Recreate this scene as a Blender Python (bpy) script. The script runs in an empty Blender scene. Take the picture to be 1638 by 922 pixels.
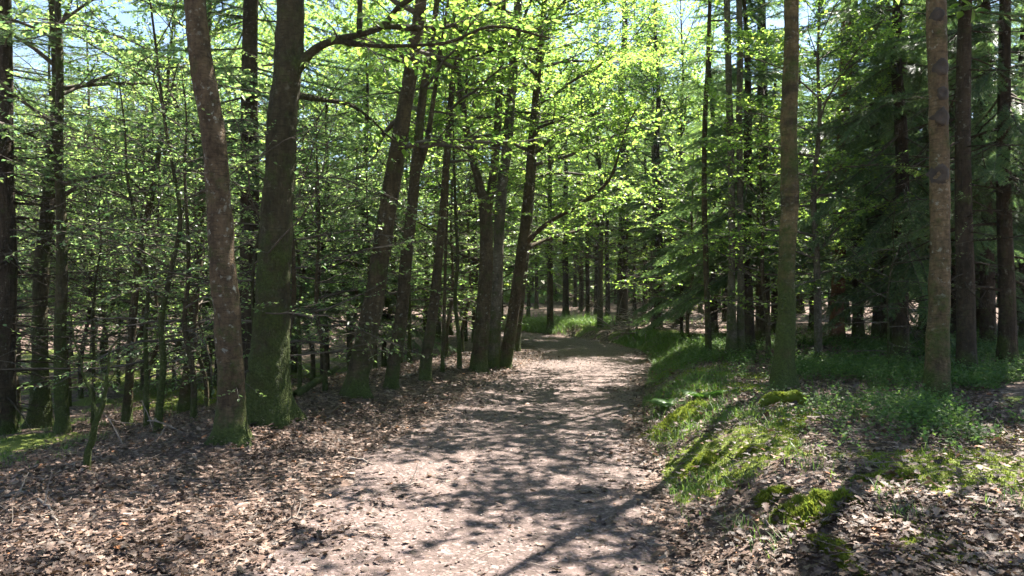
import bpy, math, random
import numpy as np
from mathutils import Vector

# ------------------------------------------------------------------ camera, sky, sun, exposure
S = bpy.context.scene
C = S.collection
FPX, HOR, CAMH = 1214.0, 472.0, 1.6          # focal length in photo pixels, horizon row, eye height
cam_d = bpy.data.cameras.new('camera')
cam_d.sensor_width = 36.0
cam_d.lens = 36.0 * FPX / 1638.0
cam_d.clip_start = 0.05
cam_d.clip_end = 1000
cam = bpy.data.objects.new('camera', cam_d)
cam.location = (0, 0, CAMH)
cam.rotation_euler = (math.radians(90) + math.atan((HOR - 461) / FPX), 0, 0)
C.objects.link(cam)
S.camera = cam

SUN_AZ, SUN_EL = math.radians(35), math.radians(61)   # azimuth measured from +Y (ahead) towards +X (right)
W = bpy.data.worlds.new('World')
S.world = W
W.use_nodes = True
nt = W.node_tree
sky = nt.nodes.new('ShaderNodeTexSky')
sky.sky_type = 'NISHITA'
sky.sun_disc = False
sky.sun_elevation = SUN_EL
sky.sun_rotation = SUN_AZ
sky.air_density = 1.0
sky.dust_density = 0.5
bg = nt.nodes['Background']
bg.inputs['Strength'].default_value = 0.05
hs = nt.nodes.new('ShaderNodeHueSaturation')
hs.inputs['Saturation'].default_value = 1.0
nt.links.new(sky.outputs['Color'], hs.inputs['Color'])
nt.links.new(hs.outputs['Color'], bg.inputs['Color'])
sun_d = bpy.data.lights.new('sun', 'SUN')
sun_d.energy = 5.0
sun_d.angle = math.radians(0.4)
sun_d.color = (1.0, 0.95, 0.86)
sun = bpy.data.objects.new('sun', sun_d)
sdir = Vector((math.sin(SUN_AZ) * math.cos(SUN_EL), math.cos(SUN_AZ) * math.cos(SUN_EL), math.sin(SUN_EL)))
sun.rotation_euler = sdir.to_track_quat('Z', 'Y').to_euler()
sun.location = sdir * 60
C.objects.link(sun)
S.view_settings.view_transform = 'Standard'
S.view_settings.look = 'None'
S.view_settings.gamma = 1.0
S.view_settings.use_curve_mapping = False
S.view_settings.exposure = 2.6
cy = S.cycles
cy.use_denoising = True
cy.max_bounces = 7
cy.diffuse_bounces = 4
cy.glossy_bounces = 2
cy.transmission_bounces = 5
cy.transparent_max_bounces = 4
cy.caustics_reflective = False
cy.caustics_refractive = False
cy.use_adaptive_sampling = True
cy.adaptive_threshold = 0.02

# ------------------------------------------------------------------ helpers
rng = np.random.default_rng(11)
def R(s): return np.random.default_rng(s)
def sm(a, b, x):
    t = np.clip((np.asarray(x, float) - a) / (b - a), 0, 1)
    return t * t * (3 - 2 * t)

class MB:
    def __init__(s): s.v, s.q, s.t, s.n = [], [], [], 0
    def add(s, v, q=None, t=None):
        s.v.append(np.asarray(v, np.float32))
        if q is not None and len(q): s.q.append(np.asarray(q, np.int64) + s.n)
        if t is not None and len(t): s.t.append(np.asarray(t, np.int64) + s.n)
        s.n += len(v)
    def mesh(s, name, mat, smooth=False):
        v = np.concatenate(s.v) if s.v else np.zeros((0, 3), np.float32)
        q = np.concatenate(s.q) if s.q else np.zeros((0, 4), np.int64)
        t = np.concatenate(s.t) if s.t else np.zeros((0, 3), np.int64)
        me = bpy.data.meshes.new(name)
        me.vertices.add(len(v)); me.vertices.foreach_set('co', v.ravel())
        loops = np.concatenate([q.ravel(), t.ravel()]).astype(np.int32)
        me.loops.add(len(loops)); me.loops.foreach_set('vertex_index', loops)
        starts = np.concatenate([np.arange(len(q)) * 4, len(q) * 4 + np.arange(len(t)) * 3]).astype(np.int32)
        me.polygons.add(len(starts)); me.polygons.foreach_set('loop_start', starts)
        me.update(calc_edges=True)
        if smooth: me.polygons.foreach_set('use_smooth', np.ones(len(starts), bool))
        me.materials.append(mat)
        return me
    def joined(s, other, name, mat, mat2):
        n1 = sum(len(a) for a in s.q) , sum(len(a) for a in s.t)
        m = MB(); m.v = s.v + other.v; m.n = s.n + other.n
        m.q = s.q + [a + s.n for a in other.q]; m.t = s.t + [a + s.n for a in other.t]
        me = m.mesh(name, mat); me.materials.append(mat2)
        n2 = sum(len(a) for a in other.q), sum(len(a) for a in other.t)
        mi = np.concatenate([np.zeros(n1[0]), np.ones(n2[0]), np.zeros(n1[1]), np.ones(n2[1])]).astype(np.int32)
        me.polygons.foreach_set('material_index', mi)
        return me
    def build(s, name, mat, parent=None, smooth=False):
        o = bpy.data.objects.new(name, s.mesh(name, mat, smooth))
        C.objects.link(o)
        if parent is not None: o.parent = parent
        return o

def tag(o, label=None, cat=None, group=None, kind=None):
    if label: o['label'] = label
    if cat: o['category'] = cat
    if group: o['group'] = group
    if kind: o['kind'] = kind
    return o
def empty(name, loc, rz=0, sc=1.0):
    o = bpy.data.objects.new(name, None)
    o.empty_display_size = 0.2
    o.location = loc; o.rotation_euler = (0, 0, rz); o.scale = (sc, sc, sc)
    C.objects.link(o)
    return o
def copy_tree(root, kids, loc, rz, sc):
    r = root.copy(); C.objects.link(r)
    r.location = loc; r.rotation_euler = (0, 0, rz); r.scale = sc
    for k in kids:
        c = k.copy(); C.objects.link(c); c.parent = r
    return r

def unit(a):
    a = np.asarray(a, float)
    return a / np.maximum(np.linalg.norm(a, axis=-1, keepdims=True), 1e-9)

def frames(P):
    T = np.gradient(P, axis=0); T = unit(T)
    ref = np.array([0, 1.0, 0]) if abs(T[:, 1]).mean() < 0.8 else np.array([1.0, 0, 0])
    A = unit(np.cross(T, ref)); B = np.cross(T, A)
    return T, A, B

def tube(mb, P, r, sides=5, cap=True):
    P = np.asarray(P, float); n = len(P)
    r = np.broadcast_to(np.asarray(r, float), (n,))
    T, A, B = frames(P)
    th = np.arange(sides) * 2 * math.pi / sides
    v = P[:, None, :] + r[:, None, None] * (np.cos(th)[None, :, None] * A[:, None, :] + np.sin(th)[None, :, None] * B[:, None, :])
    v = v.reshape(-1, 3)
    i = np.arange(n - 1)[:, None] * sides; j = np.arange(sides)[None, :]; k = (j + 1) % sides
    q = np.stack([i + j, i + k, i + sides + k, i + sides + j], -1).reshape(-1, 4)
    t = None
    if cap:
        v = np.vstack([v, P[-1:] + T[-1:] * r[-1]])
        e = (n - 1) * sides
        t = np.stack([e + np.arange(sides), e + (np.arange(sides) + 1) % sides, np.full(sides, n * sides)], -1)
    mb.add(v, q, t)

def resample(P, r, step):
    P = np.asarray(P, float); r = np.asarray(r, float)
    d = np.concatenate([[0], np.cumsum(np.linalg.norm(np.diff(P, axis=0), axis=1))])
    n = max(6, int(d[-1] / step))
    s = np.linspace(0, d[-1], n)
    # Catmull-Rom through the points
    def cr(y):
        m = np.gradient(y, d)
        k = np.clip(np.searchsorted(d, s, side='right') - 1, 0, len(d) - 2)
        h = d[k + 1] - d[k]; u = (s - d[k]) / h
        return ((2*u**3 - 3*u**2 + 1) * y[k] + (u**3 - 2*u**2 + u) * h * m[k] + (-2*u**3 + 3*u**2) * y[k+1] + (u**3 - u**2) * h * m[k+1])
    Q = np.stack([cr(P[:, a]) for a in range(3)], 1)
    return Q, np.maximum(np.interp(s, d, r), 0.003), s

def ring_noise(th, z, nth, dz, g):
    """smooth value noise, periodic round the trunk"""
    nz = int(z.max() / dz) + 4
    A = g.normal(0, 1, (nz, nth))
    a = (th / (2 * math.pi) * nth) % nth; b = np.clip(z / dz + 1, 0, nz - 2)
    i, j = np.floor(b).astype(int), np.floor(a).astype(int) % nth
    u, v = b - i, a - np.floor(a)
    u, v = u * u * (3 - 2 * u), v * v * (3 - 2 * v)
    j2 = (j + 1) % nth
    return (A[i, j] * (1 - v) + A[i, j2] * v) * (1 - u) + (A[i + 1, j] * (1 - v) + A[i + 1, j2] * v) * u
def trunk(mb, P, r, step=0.12, sides=18, flare=0.6, rough=0.05, g=rng, flare_h=0.22, relief=None):
    Q, rr, s = resample(P, r, step)
    n = len(Q)
    th = np.arange(sides) * 2 * math.pi / sides
    A = np.tile(np.array([1.0, 0, 0]), (n, 1)); B = np.tile(np.array([0, 1.0, 0]), (n, 1))
    z = s[:, None]; t = th[None, :]
    lob = g.integers(3, 6); ph = g.uniform(0, 6.28, 10)
    f = 1 + flare * np.exp(-np.maximum(z - 0.12, 0) / flare_h) * (0.65 + 0.5 * np.cos(lob * t + ph[0]) + 0.25 * np.cos((lob - 2) * t + ph[1]))
    for i in range(5):
        f = f + rough * 0.6 / (1 + 0.35 * i) * np.sin((i + 1) * t + ph[2 + i] + g.uniform(0.8, 3.2) * z * (1 + i * 0.7)) * np.cos(z * g.uniform(0.5, 2.6) * (i + 1) + ph[9 - i])
    if relief:
        tt_, zz_ = np.broadcast_arrays(t + .25 * np.sin(z * 1.7), z)
        if relief == 'furrow':
            f = f + .030 * np.abs(ring_noise(tt_, zz_, 16, .16, g)) + .022 * ring_noise(tt_, zz_, 24, .06, g) + .05 * ring_noise(tt_, zz_, 5, .45, g)
        else:
            f = f + .012 * ring_noise(tt_, zz_, 5, .035, g) + .016 * ring_noise(tt_, zz_, 14, .07, g) + .045 * ring_noise(tt_, zz_, 5, .3, g)
    f = f + g.normal(0, rough * 0.15, f.shape)
    rad = rr[:, None] * f
    v = Q[:, None, :] + rad[..., None] * (np.cos(t)[..., None] * A[:, None, :] + np.sin(t)[..., None] * B[:, None, :])
    v = v.reshape(-1, 3)
    i = np.arange(n - 1)[:, None] * sides; j = np.arange(sides)[None, :]; k = (j + 1) % sides
    q = np.stack([i + j, i + k, i + sides + k, i + sides + j], -1).reshape(-1, 4)
    v = np.vstack([v, Q[-1:]])
    e = (n - 1) * sides
    tt = np.stack([e + np.arange(sides), e + (np.arange(sides) + 1) % sides, np.full(sides, n * sides)], -1)
    mb.add(v, q, tt)
    return Q, rr

# ------------------------------------------------------------------ materials
def new_mat(name):
    m = bpy.data.materials.new(name); m.use_nodes = True
    nt = m.node_tree; b = nt.nodes['Principled BSDF']
    return m, nt, b
def N(nt, typ, **kw):
    n = nt.nodes.new(typ)
    for k, v in kw.items(): setattr(n, k, v)
    return n
def ramp(nt, stops, src):
    r = N(nt, 'ShaderNodeValToRGB')
    el = r.color_ramp.elements
    el[0].position, el[0].color = stops[0][0], (*stops[0][1], 1)
    el[1].position, el[1].color = stops[-1][0], (*stops[-1][1], 1)
    for p, c in stops[1:-1]:
        e = el.new(p); e.color = (*c, 1)
    nt.links.new(src, r.inputs[0])
    return r.outputs[0]
def mixc(nt, f, a, b):
    m = N(nt, 'ShaderNodeMix', data_type='RGBA')
    for sock, val in ((m.inputs[0], f), (m.inputs[6], a), (m.inputs[7], b)):
        if isinstance(val, (int, float)): sock.default_value = val
        elif isinstance(val, tuple): sock.default_value = (*val, 1)
        else: nt.links.new(val, sock)
    return m.outputs[2]
def mth(nt, op, a, b=0.0, c=None):
    m = N(nt, 'ShaderNodeMath', operation=op)
    for i, val in enumerate((a, b, c)):
        if val is None: continue
        if isinstance(val, (int, float)): m.inputs[i].default_value = val
        else: nt.links.new(val, m.inputs[i])
    return m.outputs[0]
def mrange(nt, v, a, b, c=0.0, d=1.0):
    m = N(nt, 'ShaderNodeMapRange'); m.interpolation_type = 'SMOOTHSTEP'
    nt.links.new(v, m.inputs[0])
    for i, x in enumerate((a, b, c, d)): m.inputs[i + 1].default_value = x
    return m.outputs[0]
def noise(nt, co, scale, detail=4, rough=0.6):
    n = N(nt, 'ShaderNodeTexNoise'); n.inputs['Scale'].default_value = scale
    n.inputs['Detail'].default_value = detail; n.inputs['Roughness'].default_value = rough
    nt.links.new(co, n.inputs['Vector'])
    return n
def mapping(nt, co, scale):
    m = N(nt, 'ShaderNodeMapping'); m.inputs['Scale'].default_value = scale
    nt.links.new(co, m.inputs['Vector']); return m.outputs[0]
def bump(nt, b, h, strength, dist=0.02):
    n = N(nt, 'ShaderNodeBump'); n.inputs['Strength'].default_value = strength; n.inputs['Distance'].default_value = dist
    nt.links.new(h, n.inputs['Height']); nt.links.new(n.outputs[0], b.inputs['Normal'])

def bark(name, c1, c2, lichen=0.3, moss=0.3, moss_h=0.8, bands=0.0, furrow=0.0):
    m, nt, b = new_mat(name)
    co = N(nt, 'ShaderNodeTexCoord').outputs['Object']
    n1 = noise(nt, mapping(nt, co, (1, 1, 0.35)), 7, 6, 0.7)
    nb = noise(nt, mapping(nt, co, (1, 1, 0.6)), 22, 5, 0.75)
    fac = mth(nt, 'ADD', mth(nt, 'MULTIPLY', n1.outputs['Fac'], 0.6), mth(nt, 'MULTIPLY', nb.outputs['Fac'], 0.4))
    col = ramp(nt, [(0.38, tuple(x * 0.7 for x in c1)), (0.5, tuple((x + y) * .48 for x, y in zip(c1, c2))), (0.63, tuple(x * 1.15 for x in c2))], fac)
    ring = noise(nt, mapping(nt, co, (1.5, 1.5, 9)), 5, 4, 0.7)       # fine horizontal rings
    col = mixc(nt, mrange(nt, ring.outputs['Fac'], 0.48, 0.68, 0, 0.6), col, tuple(x * 0.45 for x in c1))
    if bands:
        bn = noise(nt, mapping(nt, co, (0.6, 0.6, 2.2)), 1.6, 3, 0.5)
        col = mixc(nt, mrange(nt, mth(nt, 'ADD', bn.outputs['Fac'], mth(nt, 'MULTIPLY', nb.outputs['Fac'], 0.25)), 0.60, 0.74, 0, bands), col, (0.018, 0.013, 0.010))
    if lichen:
        lv = noise(nt, co, 16, 3, 0.6)
        l2 = noise(nt, co, 2.2, 3, 0.6)
        f = mth(nt, 'MULTIPLY', mrange(nt, lv.outputs['Fac'], 0.58, 0.68), mrange(nt, l2.outputs['Fac'], 0.42, 0.62))
        col = mixc(nt, mth(nt, 'MULTIPLY', f, lichen), col, (0.30, 0.30, 0.25))
    sep = N(nt, 'ShaderNodeSeparateXYZ'); nt.links.new(co, sep.inputs[0])
    mn = noise(nt, co, 3.0, 6, 0.7)
    hf = mth(nt, 'MULTIPLY', mth(nt, 'POWER', 2.718, mth(nt, 'MULTIPLY', mth(nt, 'MAXIMUM', sep.outputs[2], 0.0), -1.0 / moss_h)), 0.36)
    mf = mrange(nt, mth(nt, 'ADD', mth(nt, 'ADD', mn.outputs['Fac'], hf), moss * 0.3), 0.62, 0.86)
    mc = noise(nt, co, 40, 3, 0.6)
    mcol = ramp(nt, [(0.3, (0.030, 0.040, 0.010)), (0.7, (0.075, 0.095, 0.022))], mc.outputs['Fac'])
    col = mixc(nt, mf, col, mcol)
    nt.links.new(col, b.inputs['Base Color'])
    b.inputs['Roughness'].default_value = 0.9
    b.inputs['Specular IOR Level'].default_value = 0.2
    bh = noise(nt, mapping(nt, co, (1, 1, 0.22 if furrow else 1.6)), 26, 5, 0.65)
    h = mth(nt, 'ADD', bh.outputs['Fac'], mth(nt, 'MULTIPLY', mc.outputs['Fac'], mf))
    bump(nt, b, h, 1.0, 0.045 if furrow else 0.03)
    return m

BARK = {
    'beech': bark('bark_redbrown', (0.050, 0.034, 0.019), (0.130, 0.088, 0.050), 0.8, 0.32, 0.45),
    'mossy': bark('bark_mossy', (0.028, 0.023, 0.011), (0.066, 0.052, 0.026), 0.2, 0.50, 1.0, furrow=1),
    'plain': bark('bark_brown', (0.035, 0.026, 0.013), (0.092, 0.067, 0.036), 0.5, 0.35, 0.45),
    'knotted': bark('bark_warm', (0.068, 0.046, 0.025), (0.170, 0.117, 0.066), 0.7, 0.38, 0.6),
    'banded': bark('bark_banded', (0.075, 0.052, 0.024), (0.175, 0.125, 0.058), 0.4, 0.62, 0.9, bands=0.8),
    'pale': bark('bark_grey', (0.065, 0.054, 0.040), (0.15, 0.125, 0.092), 0.7, 0.4, 0.6),
    'pine': bark('bark_pine', (0.085, 0.042, 0.024), (0.19, 0.092, 0.052), 0.0, 0.1, 0.3, furrow=1),
    'spruce': bark('bark_spruce', (0.022, 0.016, 0.010), (0.060, 0.042, 0.026), 0.3, 0.25, 0.4, furrow=1),
}

def leaf_mat(name, stops, trans, tfac, rough=0.45, spec=0.35):
    m, nt, b = new_mat(name)
    g = N(nt, 'ShaderNodeNewGeometry')
    rnd = g.outputs['Random Per Island']
    col = ramp(nt, stops, rnd)
    nt.links.new(col, b.inputs['Base Color'])
    b.inputs['Roughness'].default_value = rough
    b.inputs['Specular IOR Level'].default_value = spec
    t = N(nt, 'ShaderNodeBsdfTranslucent')
    k = mth(nt, 'FRACT', mth(nt, 'MULTIPLY', rnd, 7.31))
    tc = ramp(nt, [(0.0, (trans[0] * .40, trans[1] * .55, trans[2] * .7)), (0.6, tuple(x * .85 for x in trans)), (1.0, (trans[0] * 1.15, trans[1] * 1.05, trans[2]))], k)
    nt.links.new(tc, t.inputs['Color'])
    mx = N(nt, 'ShaderNodeMixShader'); mx.inputs[0].default_value = tfac
    nt.links.new(b.outputs[0], mx.inputs[1]); nt.links.new(t.outputs[0], mx.inputs[2])
    nt.links.new(mx.outputs[0], nt.nodes['Material Output'].inputs['Surface'])
    return m
LEAF = leaf_mat('leaf_green', [(0, (0.030, 0.070, 0.018)), (0.5, (0.060, 0.115, 0.022)), (0.9, (0.10, 0.15, 0.03)), (1, (0.15, 0.15, 0.04))], (0.42, 0.62, 0.10), 0.55)
LEAFD = leaf_mat('leaf_deep', [(0, (0.045, 0.085, 0.025)), (1, (0.10, 0.15, 0.05))], (0.42, 0.60, 0.17), 0.5, 0.36, 0.6)
NEEDLE = leaf_mat('needle_dark', [(0, (0.022, 0.044, 0.022)), (0.7, (0.048, 0.082, 0.038)), (1, (0.10, 0.13, 0.06))], (0.24, 0.38, 0.11), 0.38, 0.5, 0.35)
NEEDLEY = leaf_mat('needle_light', [(0, (0.03, 0.055, 0.02)), (1, (0.075, 0.105, 0.04))], (0.24, 0.34, 0.09), 0.35, 0.5, 0.3)
GRASS = leaf_mat('grass_blade', [(0, (0.05, 0.10, 0.02)), (0.8, (0.09, 0.15, 0.03)), (1, (0.16, 0.17, 0.07))], (0.22, 0.36, 0.06), 0.4)
MOSS = leaf_mat('moss_green', [(0, (0.07, 0.10, 0.012)), (1, (0.19, 0.22, 0.03))], (0.32, 0.38, 0.05), 0.35, 0.8, 0.1)
BILB = leaf_mat('bilberry_leaf', [(0, (0.035, 0.070, 0.018)), (0.8, (0.065, 0.11, 0.03)), (1, (0.11, 0.14, 0.05))], (0.20, 0.34, 0.07), 0.4, 0.6, 0.25)
FERN = leaf_mat('fern_green', [(0, (0.05, 0.12, 0.02)), (1, (0.08, 0.16, 0.03))], (0.25, 0.45, 0.07), 0.45)
LITTER = leaf_mat('dead_leaf', [(0, (0.024, 0.015, 0.011)), (0.5, (0.072, 0.044, 0.032)), (0.82, (0.145, 0.094, 0.070)), (0.96, (0.24, 0.168, 0.128)), (1, (0.30, 0.12, 0.045))], (0.20, 0.13, 0.08), 0.12, 0.6, 0.3)

def twig_mat(name, c1, c2):
    m, nt, b = new_mat(name)
    co = N(nt, 'ShaderNodeTexCoord').outputs['Object']
    n1 = noise(nt, co, 12, 4)
    nt.links.new(ramp(nt, [(0.3, c1), (0.7, c2)], n1.outputs['Fac']), b.inputs['Base Color'])
    b.inputs['Roughness'].default_value = 0.9
    bump(nt, b, n1.outputs['Fac'], 0.5)
    return m
TWIG = twig_mat('twig_brown', (0.035, 0.028, 0.02), (0.10, 0.078, 0.055))
TWIGM = twig_mat('twig_lichen', (0.05, 0.045, 0.03), (0.14, 0.14, 0.075))
DEADW = twig_mat('dead_wood', (0.10, 0.075, 0.058), (0.27, 0.22, 0.18))
KNOT = twig_mat('knot_dark', (0.018, 0.013, 0.010), (0.060, 0.042, 0.030))

# ------------------------------------------------------------------ terrain
PATH = np.array([(-0.9, -8), (-0.6, -2), (-0.42, 3), (-0.25, 5.5), (-0.02, 8), (0.42, 11), (1.1, 14.5), (1.85, 18), (2.15, 21.5), (1.75, 25.5), (0.3, 29.5), (-2.6, 33.0), (-7, 35.5), (-14, 37), (-26, 38)], float)
PC, _, _ = resample(np.c_[PATH, np.zeros(len(PATH))], np.ones(len(PATH)), 0.35)
PC = PC[:, :2]
PT = unit(np.gradient(PC, axis=0))
def sdist(x, y):
    x = np.asarray(x, float); y = np.asarray(y, float)
    sh = x.shape; X = x.ravel(); Y = y.ravel()
    out = np.empty(len(X))
    for a in range(0, len(X), 20000):
        dx = X[a:a+20000, None] - PC[None, :, 0]; dy = Y[a:a+20000, None] - PC[None, :, 1]
        k = (dx * dx + dy * dy).argmin(1); r = np.arange(len(k))
        out[a:a+20000] = (dx[r, k] * PT[k, 1] - dy[r, k] * PT[k, 0])
        lim = np.sqrt(dx[r, k]**2 + dy[r, k]**2)
        out[a:a+20000] = np.sign(out[a:a+20000]) * lim
    return out.reshape(sh)
_ph = R(5).uniform(0, 6.28, 24)
def wob(x, y):
    z = 0
    for i in range(8):
        f = 0.35 * 1.5 ** i
        z = z + (0.07 / 1.45 ** i) * np.sin(f * (x * math.cos(i * 2.1) + y * math.sin(i * 2.1)) + _ph[i]) * np.sin(f * 0.9 * (y * math.cos(i * 1.3) - x * math.sin(i * 1.3)) + _ph[i + 8])
    return z
def hgt(x, y):
    x = np.asarray(x, float); y = np.asarray(y, float)
    d = sdist(x, y)
    a = np.abs(d)
    right = 0.40 * sm(1.35, 2.3, d + 0.35 * (wob(x * 2.3, y * 2.3) * 4)) + 0.035 * np.clip(d - 2.2, 0, 40)
    fall = sm(3.0, 7.5, -d)
    left = 0.10 * sm(1.3, 2.8, -d) - 0.75 * fall + 0.9 * sm(16, 45, -d)
    offp = sm(1.1, 2.6, a)
    return np.where(d > 0, right, left) + wob(x, y) * (0.25 + 1.0 * offp) - 0.02 * (1 - sm(0, 1.3, a))
def h1(x, y): return float(hgt(np.array([x]), np.array([y]))[0])
def gp(px, py):
    """ground point seen at that pixel of the photograph"""
    rx, rz = (px - 819) / FPX, (HOR - py) / FPX
    ys = np.arange(3, 70, 0.05)
    hh = hgt(rx * ys, ys); z = CAMH + rz * ys
    k = np.argmax(z < hh)
    if z[k] >= hh[k]: k = len(ys) - 1
    return Vector((rx * ys[k], ys[k], float(hh[k])))
def at(px, py, Y): return np.array([(px - 819) / FPX * Y, Y, CAMH + (HOR - py) / FPX * Y])
def gd(px, Y):
    x = (px - 819) / FPX * Y
    return Vector((x, Y, h1(x, Y)))

def mossmask(x, y):
    d = sdist(x, y)
    n = wob(x * 3.1 + 4, y * 3.1) * 7 + wob(x * 9 + 1, y * 9 - 3) * 5
    bank = sm(1.25, 1.7, d) * (1 - sm(2.7, 3.6, d)) * sm(4.8, 6.0, y) * (1 - sm(36, 40, y))
    near = sm(1.6, 2.4, d) * (1 - sm(7, 10, d)) * (1 - sm(8, 12, y)) * 0.72
    leftw = sm(5.5, 8, -d) * sm(8, 11, y) * (1 - sm(30, 40, y)) * 0.85
    m = np.maximum(np.maximum(bank, near), leftw)
    return np.clip(sm(0.35, 0.75, m * (0.62 + n * 0.85)), 0, 1)

def ground_mat():
    m, nt, b = new_mat('forest_floor_litter')
    co = N(nt, 'ShaderNodeTexCoord').outputs['Object']
    dist = noise(nt, co, 9, 3)
    vadd = N(nt, 'ShaderNodeVectorMath', operation='MULTIPLY_ADD')
    nt.links.new(dist.outputs['Color'], vadd.inputs[0]); vadd.inputs[1].default_value = (0.1, 0.1, 0.1); nt.links.new(co, vadd.inputs[2])
    v = N(nt, 'ShaderNodeTexVoronoi'); v.inputs['Scale'].default_value = 20; v.inputs['Randomness'].default_value = 1
    nt.links.new(vadd.outputs[0], v.inputs['Vector'])
    sx = N(nt, 'ShaderNodeSeparateColor'); nt.links.new(v.outputs['Color'], sx.inputs[0])
    col = ramp(nt, [(0, (0.035, 0.022, 0.016)), (0.45, (0.090, 0.058, 0.044)), (0.85, (0.17, 0.115, 0.092)), (1, (0.31, 0.24, 0.20))], sx.outputs[0])
    n2 = noise(nt, co, 0.9, 5)
    col = mixc(nt, mrange(nt, n2.outputs['Fac'], 0.5, 0.66, 0, 0.7), col, (0.055, 0.040, 0.030))
    at_ = N(nt, 'ShaderNodeAttribute', attribute_name='moss')
    mn = noise(nt, co, 30, 4)
    mcol = ramp(nt, [(0.3, (0.055, 0.075, 0.013)), (0.7, (0.14, 0.165, 0.028))], mn.outputs['Fac'])
    col = mixc(nt, mrange(nt, mth(nt, 'ADD', at_.outputs['Fac'], mth(nt, 'MULTIPLY', mn.outputs['Fac'], 0.3)), 0.45, 0.8), col, mcol)
    nt.links.new(col, b.inputs['Base Color'])
    b.inputs['Roughness'].default_value = 0.9
    b.inputs['Specular IOR Level'].default_value = 0.2
    h = mth(nt, 'ADD', sx.outputs[1], mth(nt, 'MULTIPLY', mn.outputs['Fac'], 0.8))
    bump(nt, b, h, 0.8, 0.03)
    return m
def path_mat():
    m, nt, b = new_mat('path_dirt')
    co = N(nt, 'ShaderNodeTexCoord').outputs['Object']
    n0 = noise(nt, co, 0.8, 5, 0.65)
    n1 = noise(nt, co, 6, 6, 0.7)
    n2 = noise(nt, co, 60, 4, 0.7)
    col = ramp(nt, [(0.3, (0.068, 0.048, 0.041)), (0.7, (0.158, 0.112, 0.099))], n1.outputs['Fac'])
    col = mixc(nt, mrange(nt, n0.outputs['Fac'], 0.46, 0.66, 0, 0.45), col, (0.065, 0.047, 0.039))
    v = N(nt, 'ShaderNodeTexVoronoi'); v.inputs['Scale'].default_value = 48
    nt.links.new(co, v.inputs['Vector'])
    sx = N(nt, 'ShaderNodeSeparateColor'); nt.links.new(v.outputs['Color'], sx.inputs[0])
    col = mixc(nt, mrange(nt, sx.outputs[0], 0.62, 0.9, 0, 0.7), col, (0.25, 0.185, 0.17))
    col = mixc(nt, mrange(nt, sx.outputs[1], 0.72, 0.9, 0, 0.75), col, (0.060, 0.043, 0.034))
    nt.links.new(col, b.inputs['Base Color'])
    b.inputs['Roughness'].default_value = 0.88
    b.inputs['Specular IOR Level'].default_value = 0.25
    h = mth(nt, 'ADD', mth(nt, 'MULTIPLY', sx.outputs[0], 0.6), mth(nt, 'ADD', n2.outputs['Fac'], mth(nt, 'MULTIPLY', n1.outputs['Fac'], 1.5)))
    bump(nt, b, h, 0.8, 0.018)
    return m

def axis(a, b, n, c, k):
    u = np.linspace(-1, 1, n); s = np.sinh(u * k) / math.sinh(k)
    return np.where(s < 0, c + s * (c - a), c + s * (b - c))
gx = axis(-75, 75, 420, 0.5, 4.2); gy = axis(-14, 120, 460, 7.0, 3.4)
GX, GY = np.meshgrid(gx, gy)
dd = sdist(GX, GY)
GZ = hgt(GX, GY) - 0.05 * (1 - sm(1.05, 1.32, np.abs(dd)))
mb = MB()
nx, ny = len(gx), len(gy)
I = np.arange(ny - 1)[:, None] * nx + np.arange(nx - 1)[None, :]
mb.add(np.stack([GX, GY, GZ], -1).reshape(-1, 3), np.stack([I, I + 1, I + nx + 1, I + nx], -1).reshape(-1, 4))
floor = mb.build('ground', ground_mat(), smooth=True)
floor['kind'] = 'structure'
a = floor.data.attributes.new('moss', 'FLOAT', 'POINT')
a.data.foreach_set('value', mossmask(GX, GY).ravel().astype(np.float32))

ps, _, s_ = resample(np.c_[PATH, np.zeros(len(PATH))], np.ones(len(PATH)), 0.12)
Tn = unit(np.gradient(ps[:, :2], axis=0)); Nn = np.c_[Tn[:, 1], -Tn[:, 0]]
us = np.linspace(-1, 1, 41)
wl = 1.38 + 0.10 * np.sin(s_ * 1.3) + 0.06 * np.sin(s_ * 3.7 + 1) + 0.05 * R(3).normal(0, 1, len(s_))
PX = ps[:, None, 0] + Nn[:, None, 0] * us[None, :] * wl[:, None]
PY = ps[:, None, 1] + Nn[:, None, 1] * us[None, :] * wl[:, None]
PZ = hgt(PX, PY) + 0.006 - 0.06 * sm(0.90, 1.0, np.abs(us))[None, :] + 0.004 * R(4).normal(0, 1, PX.shape)
mb = MB(); nx, ny = len(us), len(ps)
I = np.arange(ny - 1)[:, None] * nx + np.arange(nx - 1)[None, :]
mb.add(np.stack([PX, PY, PZ], -1).reshape(-1, 3), np.stack([I, I + 1, I + nx + 1, I + nx], -1).reshape(-1, 4))
path = mb.build('path', path_mat(), smooth=True)
path['kind'] = 'structure'

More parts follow.
